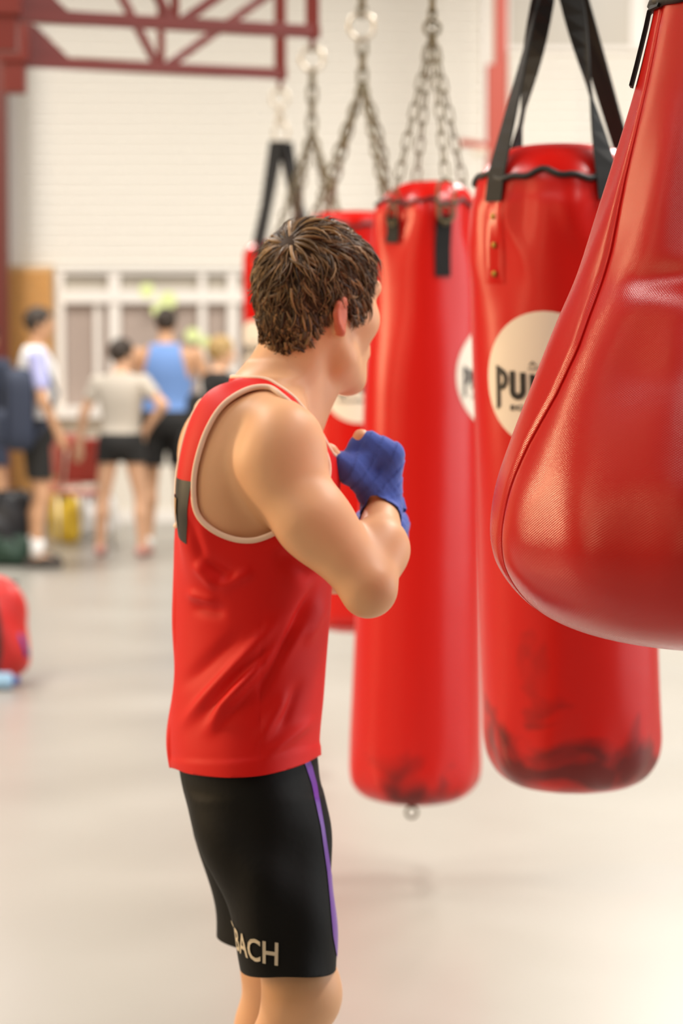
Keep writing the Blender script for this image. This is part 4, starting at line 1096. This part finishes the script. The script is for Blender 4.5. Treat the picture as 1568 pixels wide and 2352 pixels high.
# ================================================================== people at the back of the hall
M['lav'] = mat('lavender_cotton', lin(178, 180, 226), .8); M['white_cotton'] = mat('white_cotton', lin(238, 236, 234), .8)
M['grey_cotton'] = mat('grey_cotton', lin(196, 186, 172), .85, noise=.05, nscale=20); M['blue_cotton'] = mat('blue_cotton', lin(112, 148, 206), .8)
M['black_cotton'] = mat('black_cotton', (.014, .013, .012), .8); M['navy'] = mat('navy_canvas', lin(44, 52, 72), .7)
M['hair_dark'] = mat('dark_hair', (.035, .022, .014), .5, bump=.4, bscale=90); M['hair_blond'] = mat('blond_hair', (.42, .27, .10), .5, bump=.4, bscale=90)
M['pink_shoe'] = mat('pink_shoe', lin(205, 150, 140), .6); M['dark_shoe'] = mat('dark_shoe', lin(70, 62, 56), .6)
def crowd(label, px, feet, height, yaw, arms, skin, top, short_m, hair, hz_=(.0, 0), sleeve=None, hem=.50, leg_end=.36, shoe='shoe_white', sock=None, slim=1.0, head_yaw=0.0, stance=.075, tank=False, hair_len=0.0, side_m=None):
    Yp = W(0, feet, 1.0); Yp = CAMZ / (CAMZ - Yp[2])                       # depth where that pixel meets the floor
    root = empty('person', (W(px, feet, Yp)[0], Yp, 0), math.radians(yaw)); tag(root, label, 'person')
    k = height; v = lambda x, y, z: np.array([x, y, z]) * k
    tl = lambda off=0.0: [(z * k, 0.0 + x * k, 0, a * k * slim + off, b * k * slim + off, 0) for z, x, a, b in
          ((.47, -.005, .062, .092), (.53, -.01, .066, .098), (.60, 0, .056, .084), (.66, .003, .060, .088), (.73, .004, .068, .100), (.785, 0, .062, .104), (.825, -.006, .045, .085), (.85, -.008, .032, .045))]
    h = .011
    lo, hi = v(-.33, -.33, -.005), v(.42, .33, 1.02)
    b = Field(lo, hi, h); b.add(loft(tl(-.006), 40), .02)
    cy, sy_ = math.cos(math.radians(head_yaw)), math.sin(math.radians(head_yaw)); HX = [[cy, sy_, 0], [-sy_, cy, 0], [0, 0, 1]]; hd = np.array([.012 + hz_[0], hz_[1], .935]) * k
    hl = lambda f, r, u: hd + (np.array(HX[0]) * f + np.array(HX[1]) * r + np.array([0, 0, u]))
    b.add(cone(v(-.005, 0, .835), hd + np.array([-.01, 0, -.06]), .052 * slim, .046), .03)
    b.add(ell(hd + np.array([0, 0, .012]), (.090, .072, .088), HX), .02); b.add(ell(hl(.028, 0, -.05), (.056, .054, .072), HX), .03)
    b.add(cone(hl(.085, 0, -.01), hl(.105, 0, -.045), .009, .012), .015)
    for s in (1, -1): b.add(ell(hl(-.005, .072 * s, -.03), (.016, .010, .028), HX), .008)
    for s, (el, wr) in zip((-1, 1), arms):      # s=-1 is the right arm
        S = v(-.004, s * .108 * slim, .80); el = v(*el); wr = v(*wr)
        b.add(ell(S, (.05, .048, .06)), .03); b.add(cone(S, el, .045 * slim, .036), .02); b.add(cone(el, wr, .037, .025), .02)
        d = (wr - el) / np.linalg.norm(wr - el); b.add(cone(wr, wr + d * .07, .027, .030), .02)
        sdv = np.cross(d, [1, 0, 0]); sdv /= max(np.linalg.norm(sdv), 1e-6)
        for q in (-1.5, -.5, .5, 1.5): b.add(cone(wr + d * .07 + sdv * q * .016, wr + d * (.145 - .006 * abs(q)) + sdv * q * .018 + np.array([.012, 0, 0]), .0095, .008), .006)
        b.add(cone(wr + d * .03 + sdv * .02, wr + d * .09 + sdv * .045, .011, .009), .008)
    legs = []
    for s in (1, -1):
        Hp = v(-.005, s * .052, .50); K = v(.012, s * stance * .9, .275); A_ = v(-.012, s * stance, .045); legs.append((Hp, K, A_, s))
        b.add(cone(Hp, K, .080 * slim, .050 * slim), .03); cal = K * .66 + A_ * .34 + np.array([-.018, 0, 0]); b.add(cone(K, cal, .048 * slim, .050 * slim), .02); b.add(cone(cal, A_, .049 * slim, .033), .02); b.add(cone(A_, A_ + v(.075, s * .01, -.025), .033, .026), .02)
    V, F_ = b.mesh(); V = relax(V, F_, 1); mk('body', V, F_, M[skin], root, wc=False)
    # top
    t = Field(lo, hi, h); t.add(loft(tl(.010), 40), .02)
    if sleeve:
        for s, (el, wr) in zip((-1, 1), arms):
            S = v(-.004, s * .108 * slim, .80); e2 = S + (v(*el) - S) * sleeve; t.add(ell(S, (.058, .056, .066)), .03); t.add(cone(S, e2, .056, .054), .02)
    V, F_ = t.mesh(); V = relax(V, F_, 1)
    sN = np.minimum(V[:, 2] - (hem - .0) * k, .848 * k - V[:, 2])
    if tank: sN = np.minimum(sN, np.where(V[:, 2] > .70 * k, (.094 - .030 * np.clip((V[:, 2] / k - .70) / .12, 0, 1)) * k - np.abs(V[:, 1]), 1))
    V, F_ = clip(V, F_, sN); tp = mk('top', V, F_, M[top], root, wc=False); sd = tp.modifiers.new('thick', 'SOLIDIFY'); sd.thickness = .006
    # shorts
    t = Field(lo, hi, h); t.add(loft([q for q in tl(.016) if q[0] < .6 * k] + [tl(.012)[2]], 20), .02)
    for Hp, K, A_, s in legs: t.add(cone(Hp, Hp + (K - Hp) * 1.0, .092 * slim, .080 * slim), .02)
    V, F_ = t.mesh(); V = relax(V, F_, 1); V, F_ = clip(V, F_, np.minimum(V[:, 2] - leg_end * k, .57 * k - V[:, 2])); so = mk('shorts', V, F_, M[short_m], root, wc=False); sd = so.modifiers.new('thick', 'SOLIDIFY'); sd.thickness = .006
    # hair
    t = Field(hd - .18, hd + .16, .007); t.add(ell(hd + np.array([-.008, 0, .020]), (.098, .080, .094), HX), .01)
    if hair_len: t.add(cone(hl(-.06, 0, .0), hl(-.075, 0, -hair_len), .055, .04), .02)
    V, F_ = t.mesh(); rel = (V - hd) @ np.array(HX).T
    V = V + normals(V, F_) * (.004 * np.sin(V @ np.array([160., 120, 90])))[:, None]
    V, F_ = clip(V, F_, np.minimum(rel[:, 2] - np.interp(rel[:, 0], [-.1, -.03, .03, .06, .1], [-.07 - hair_len, -.05 - hair_len * .6, -.015, .045, .05]), 1)); mk('hair', V, F_, M[hair], root, wc=False)
    for Hp, K, A_, s in legs:
        t = Field(A_ - .2, A_ + .28, .009); d = np.array([.98, s * .12, 0]); b0 = np.array([A_[0], A_[1], .042])
        t.add(cone(b0 - d * .05, b0 + d * .06, .038, .040), .02); t.add(cone(b0 + d * .06, b0 + d * .16 + np.array([0, 0, -.01]), .040, .030), .02); t.d = np.maximum(t.d, (.003 - t.ax[2])[None, None, :]); V, F_ = t.mesh(); mk('shoe', V, F_, M[shoe], root, wc=False)
        if sock:
            q = A_ * (1 - sock) + K * sock; MB().tube([tuple(A_ + np.array([0, 0, .0])), tuple(A_ * .6 + q * .4), tuple(q)], [.042, .046, .052], 14).build('sock', M['white_cotton'], root, True, wc=False)
    return root
# local frame: x is the way the person faces, y to their left
p1 = crowd('man with a navy backpack, white and lavender tee and black shorts, facing right', 88, 1300, 1.79, 10, [((.015, -.155, .64), (.075, -.13, .51)), ((.03, .15, .64), (.085, .13, .52))], 'skin_tan', 'white_cotton', 'black_cotton', 'hair_dark', sleeve=.62, hem=.47, leg_end=.34, sock=.28, shoe='dark_shoe', stance=.085)
for s in (-1, 1):      # lavender shoulder panels of his tee
    t = Field(np.array([-.2, -.4, 1.0]), np.array([.25, .4, 1.6]), .012); S = np.array([-.004, s * .108, .80]) * 1.79; e2 = S + (np.array([.02, s * .155, .64]) * 1.79 - S) * .60
    t.add(ell(S, (.064, .060, .072)), .03); t.add(cone(S, e2, .062, .060), .02); V, F_ = t.mesh(); mk('sleeve_panel', V, F_, M['lav'], p1, wc=False)
p2 = crowd('dark-haired person in a loose grey tee and short black shorts, hand on hip', 280, 1277, 1.56, 82, [((-.03, -.205, .70), (.03, -.11, .585)), ((.0, .175, .66), (.01, .20, .52))], 'skin_pale', 'grey_cotton', 'black_cotton', 'hair_dark', sleeve=.42, hem=.485, leg_end=.435, shoe='pink_shoe', head_yaw=-35, stance=.10)
p3 = crowd('broad man in a sky blue singlet seen from behind', 383, 1256, 1.81, 90, [((.0, -.185, .66), (.12, -.12, .60)), ((.0, .185, .66), (.12, .12, .60))], 'skin_tan', 'blue_cotton', 'black_cotton', 'hair_dark', tank=True, hem=.46, leg_end=.34, slim=1.16, stance=.075)
p4 = crowd('blond person in a black tee half hidden behind the boxer', 505, 1290, 1.58, 25, [((.0, -.15, .64), (.10, -.13, .56)), ((.02, .15, .64), (.10, .13, .56))], 'skin_pale', 'black_cotton', 'black_cotton', 'hair_blond', sleeve=.7, hem=.48, leg_end=.33, hair_len=.0)
p5 = crowd('person in navy cut off by the left picture edge', -30, 1262, 1.70, 60, [((.0, -.15, .64), (.04, -.15, .50)), ((.0, .15, .64), (.04, .15, .50))], 'skin_tan', 'navy', 'navy', 'hair_dark', sleeve=.7, hem=.46, leg_end=.37)
def backpack(label, px, py, Yb, w, hgt, dp, m, rz):
    c = W(px, py, Yb); o = empty('backpack', (c[0], c[1], c[2] - hgt / 2), rz); tag(o, label, 'backpack')
    def puff(a, b, rad, name, mm):
        me = bmesh.new(); bmesh.ops.create_cube(me, size=1); bmesh.ops.bevel(me, geom=me.edges[:], offset=.28, segments=4, affect='EDGES', profile=.6)
        for vv in me.verts: vv.co = Vector((a[0] + (vv.co.x + .5) * (b[0] - a[0]), a[1] + (vv.co.y + .5) * (b[1] - a[1]), a[2] + (vv.co.z + .5) * (b[2] - a[2]) ))
        mesh_ = bpy.data.meshes.new(name); me.to_mesh(mesh_); me.free(); mesh_.materials.append(M[mm]); mesh_.polygons.foreach_set('use_smooth', [True] * len(mesh_.polygons)); return link(name, mesh_, o, False)
    puff((-dp / 2, -w / 2, 0), (dp / 2, w / 2, hgt), 0, 'pack', m); puff((-dp / 2 - .06, -w * .38, .03), (-dp / 2 + .04, w * .38, hgt * .5), 0, 'front_pocket', m)
    for s in (-1, 1): MB().tube([(dp / 2 - .02, s * w * .28, hgt * .93), (dp / 2 + .08, s * w * .30, hgt * .97), (dp / 2 + .15, s * w * .33, hgt * .7), (dp / 2 + .06, s * w * .36, hgt * .3), (dp / 2 - .02, s * w * .36, hgt * .12)], .018, 8).build('shoulder_strap', M[m], o, True, False)
    MB().tube([(dp / 2 - .03, -.04, hgt), (dp / 2 - .02, -.03, hgt + .04), (dp / 2 - .02, .03, hgt + .04), (dp / 2 - .03, .04, hgt)], .01, 6).build('grab_handle', M[m], o, True, False)
    return o
backpack('bulging navy backpack worn by the man at the far left', 44, 940, 16.5, .40, .56, .20, 'navy', math.radians(10))
backpack('black backpack worn by the blond person behind the boxer', 462, 990, 16.7, .32, .52, .14, 'black_cotton', math.radians(25))

# ================================================================== things standing around at the back
M['chair_red'] = mat('red_plastic', lin(176, 62, 50), .35); M['chair_pink'] = mat('faded_red_plastic', lin(206, 120, 104), .4); M['yellow'] = mat('yellow_fabric', lin(236, 198, 60), .7); M['sport_black'] = mat('black_nylon', (.02, .02, .024), .5, bump=.3, bscale=20)
M['green_dark'] = mat('dark_green_nylon', lin(40, 66, 52), .6); M['red_cloth'] = mat('red_nylon', (.62, .02, .015), .5); M['blue_dark'] = mat('blue_strap', lin(52, 56, 140), .6); M['lightblue'] = mat('light_blue_plastic', lin(150, 190, 220), .3)
def depth_at(py): q = W(0, py, 1.0); return CAMZ / (CAMZ - q[2])
def chair(label, px, feet, rz, m):
    Yc = depth_at(feet); o = empty('plastic_chair', (W(px, feet, Yc)[0], Yc, 0), rz); tag(o, label, 'chair')
    def shell(name, f):
        n = 10; V = []; F_ = []
        for i in range(n + 1):
            for j in range(n + 1): V.append(f(i / n * 2 - 1, j / n))
        for i in range(n):
            for j in range(n): a = i * (n + 1) + j; F_.append((a, a + 1, a + n + 2, a + n + 1))
        q = mk(name, V, F_, M[m], o, True, wc=False); s = q.modifiers.new('thick', 'SOLIDIFY'); s.thickness = .008; return q
    shell('seat', lambda u, t: (.22 * u * (1 - .12 * t), -.22 + .44 * t, .44 - .02 * math.cos(u * 1.5) - .015 * t + (.02 * (1 - t / .2) ** 2 * -1 if t < .2 else 0)))
    shell('backrest', lambda u, t: (.215 * u * (1 - .10 * t), .22 + .10 * t - .03 * (1 - u * u), .50 + .33 * t))
    for x in (-1, 1):
        MB().tube([(x * .19, -.19, .42), (x * .21, -.23, .0)], .011, 8).build('leg', M['zinc'], o, True, False); MB().tube([(x * .19, .19, .42), (x * .21, .27, .0)], .011, 8).build('leg', M['zinc'], o, True, False)
        MB().tube([(x * .16, .17, .42), (x * .16, .235, .52), (x * .15, .30, .78)], .010, 8).build('back_support', M['zinc'], o, True, False)
    return o
chair('red plastic chair with steel legs between the tee man and the grey tee', 178, 1258, math.radians(200), 'chair_red')
chair('faded pinkish red plastic chair behind the nearer red chair', 148, 1232, math.radians(170), 'chair_pink')
def bag(name, label, px, feet, w, d, hgt, m, rz=0, cat='bag', extra=None):
    Yc = depth_at(feet); o = empty(name, (W(px, feet, Yc)[0], Yc, 0), rz); tag(o, label, cat)
    t = Field(np.array([-w / 2 - .06, -d / 2 - .06, -.02]), np.array([w / 2 + .06, d / 2 + .06, hgt + .08]), .012); r = min(d, hgt) * .38
    for sx in (-1, 1): t.add(cone((sx * (w / 2 - r), 0, r + .005), (sx * (w / 2 - r), 0, hgt - r * .8), r, r * .8), .05)
    t.add(cone((-(w / 2 - r), 0, r + .005), (w / 2 - r, 0, r + .005), r, r), .05); t.add(cone((-(w / 2 - r), 0, hgt - r * .8), (w / 2 - r, 0, hgt - r * .9), r * .8, r * .85), .05); t.add(ell((0, 0, hgt * .5), (w / 2 - r * .3, d / 2, hgt * .42)), .05)
    V, F_ = t.mesh(); V = V + normals(V, F_) * (.008 * np.sin(V @ np.array([28., 15, 24])) )[:, None]; V[:, 2] = np.maximum(V[:, 2], .0); mk('bag_shell', V, F_, M[m], o, True, wc=False)
    MB().tube([(-w * .2, -d * .3, hgt * .8), (-w * .15, -d * .45, hgt * 1.02), (w * .15, -d * .45, hgt * 1.02), (w * .2, -d * .3, hgt * .8)], .012, 6).build('handle', M['black'], o, True, False)
    MB().tube([(-w * .4, 0, hgt * .97), (0, 0, hgt * 1.0), (w * .4, 0, hgt * .97)], .008, 6).build('zip', M['black'], o, True, False)
    if extra: extra(o)
    return o
bag('sports_bag', 'black sports bag on the floor below the navy backpack', 18, 1292, .42, .30, .50, 'sport_black', .2)
bag('sports_bag', 'dark green bag lying in front of the black sports bag', 22, 1300, .30, .22, .20, 'green_dark', -.1)
bag('sports_bag', 'yellow bag on the floor under the red chair', 150, 1246, .22, .18, .36, 'yellow', .0)
bag('sports_bag', 'white bag standing under the chairs beside the grey tee person', 226, 1234, .30, .22, .34, 'white_cotton', .0)
def redx(o):
    MB().tube([(.085, -.17, .44), (.115, -.19, .30), (.12, -.19, .16), (.09, -.17, .03)], .016, 8).build('piping', M['black'], o, True, False)
    MB().tube([(.16, -.06, .26), (.20, -.08, .20), (.235, -.08, .13)], [.022, .022, .012], 8).build('strap', M['blue_dark'], o, True, False)
bag('sports_bag', 'red sports bag with black piping at the left picture edge', -50, 1568, .46, .40, .47, 'red_cloth', .0, extra=redx)
Yc = depth_at(1572) - .12; bt = empty('drink_bottle', (W(12, 1572, Yc)[0], Yc - .05, 0)); tag(bt, 'pale blue bottle lying against the red sports bag', 'bottle')
MB().tube([(-.10, 0, .04), (-.09, 0, .04), (.03, 0, .04), (.045, 0, .04)], [.02, .038, .038, .022], 16).build('bottle_body', M['lightblue'], bt, True, False)
MB().tube([(.045, 0, .04), (.07, 0, .04)], [.02, .018], 12).build('bottle_cap', M['blue_dark'], bt, True, False)
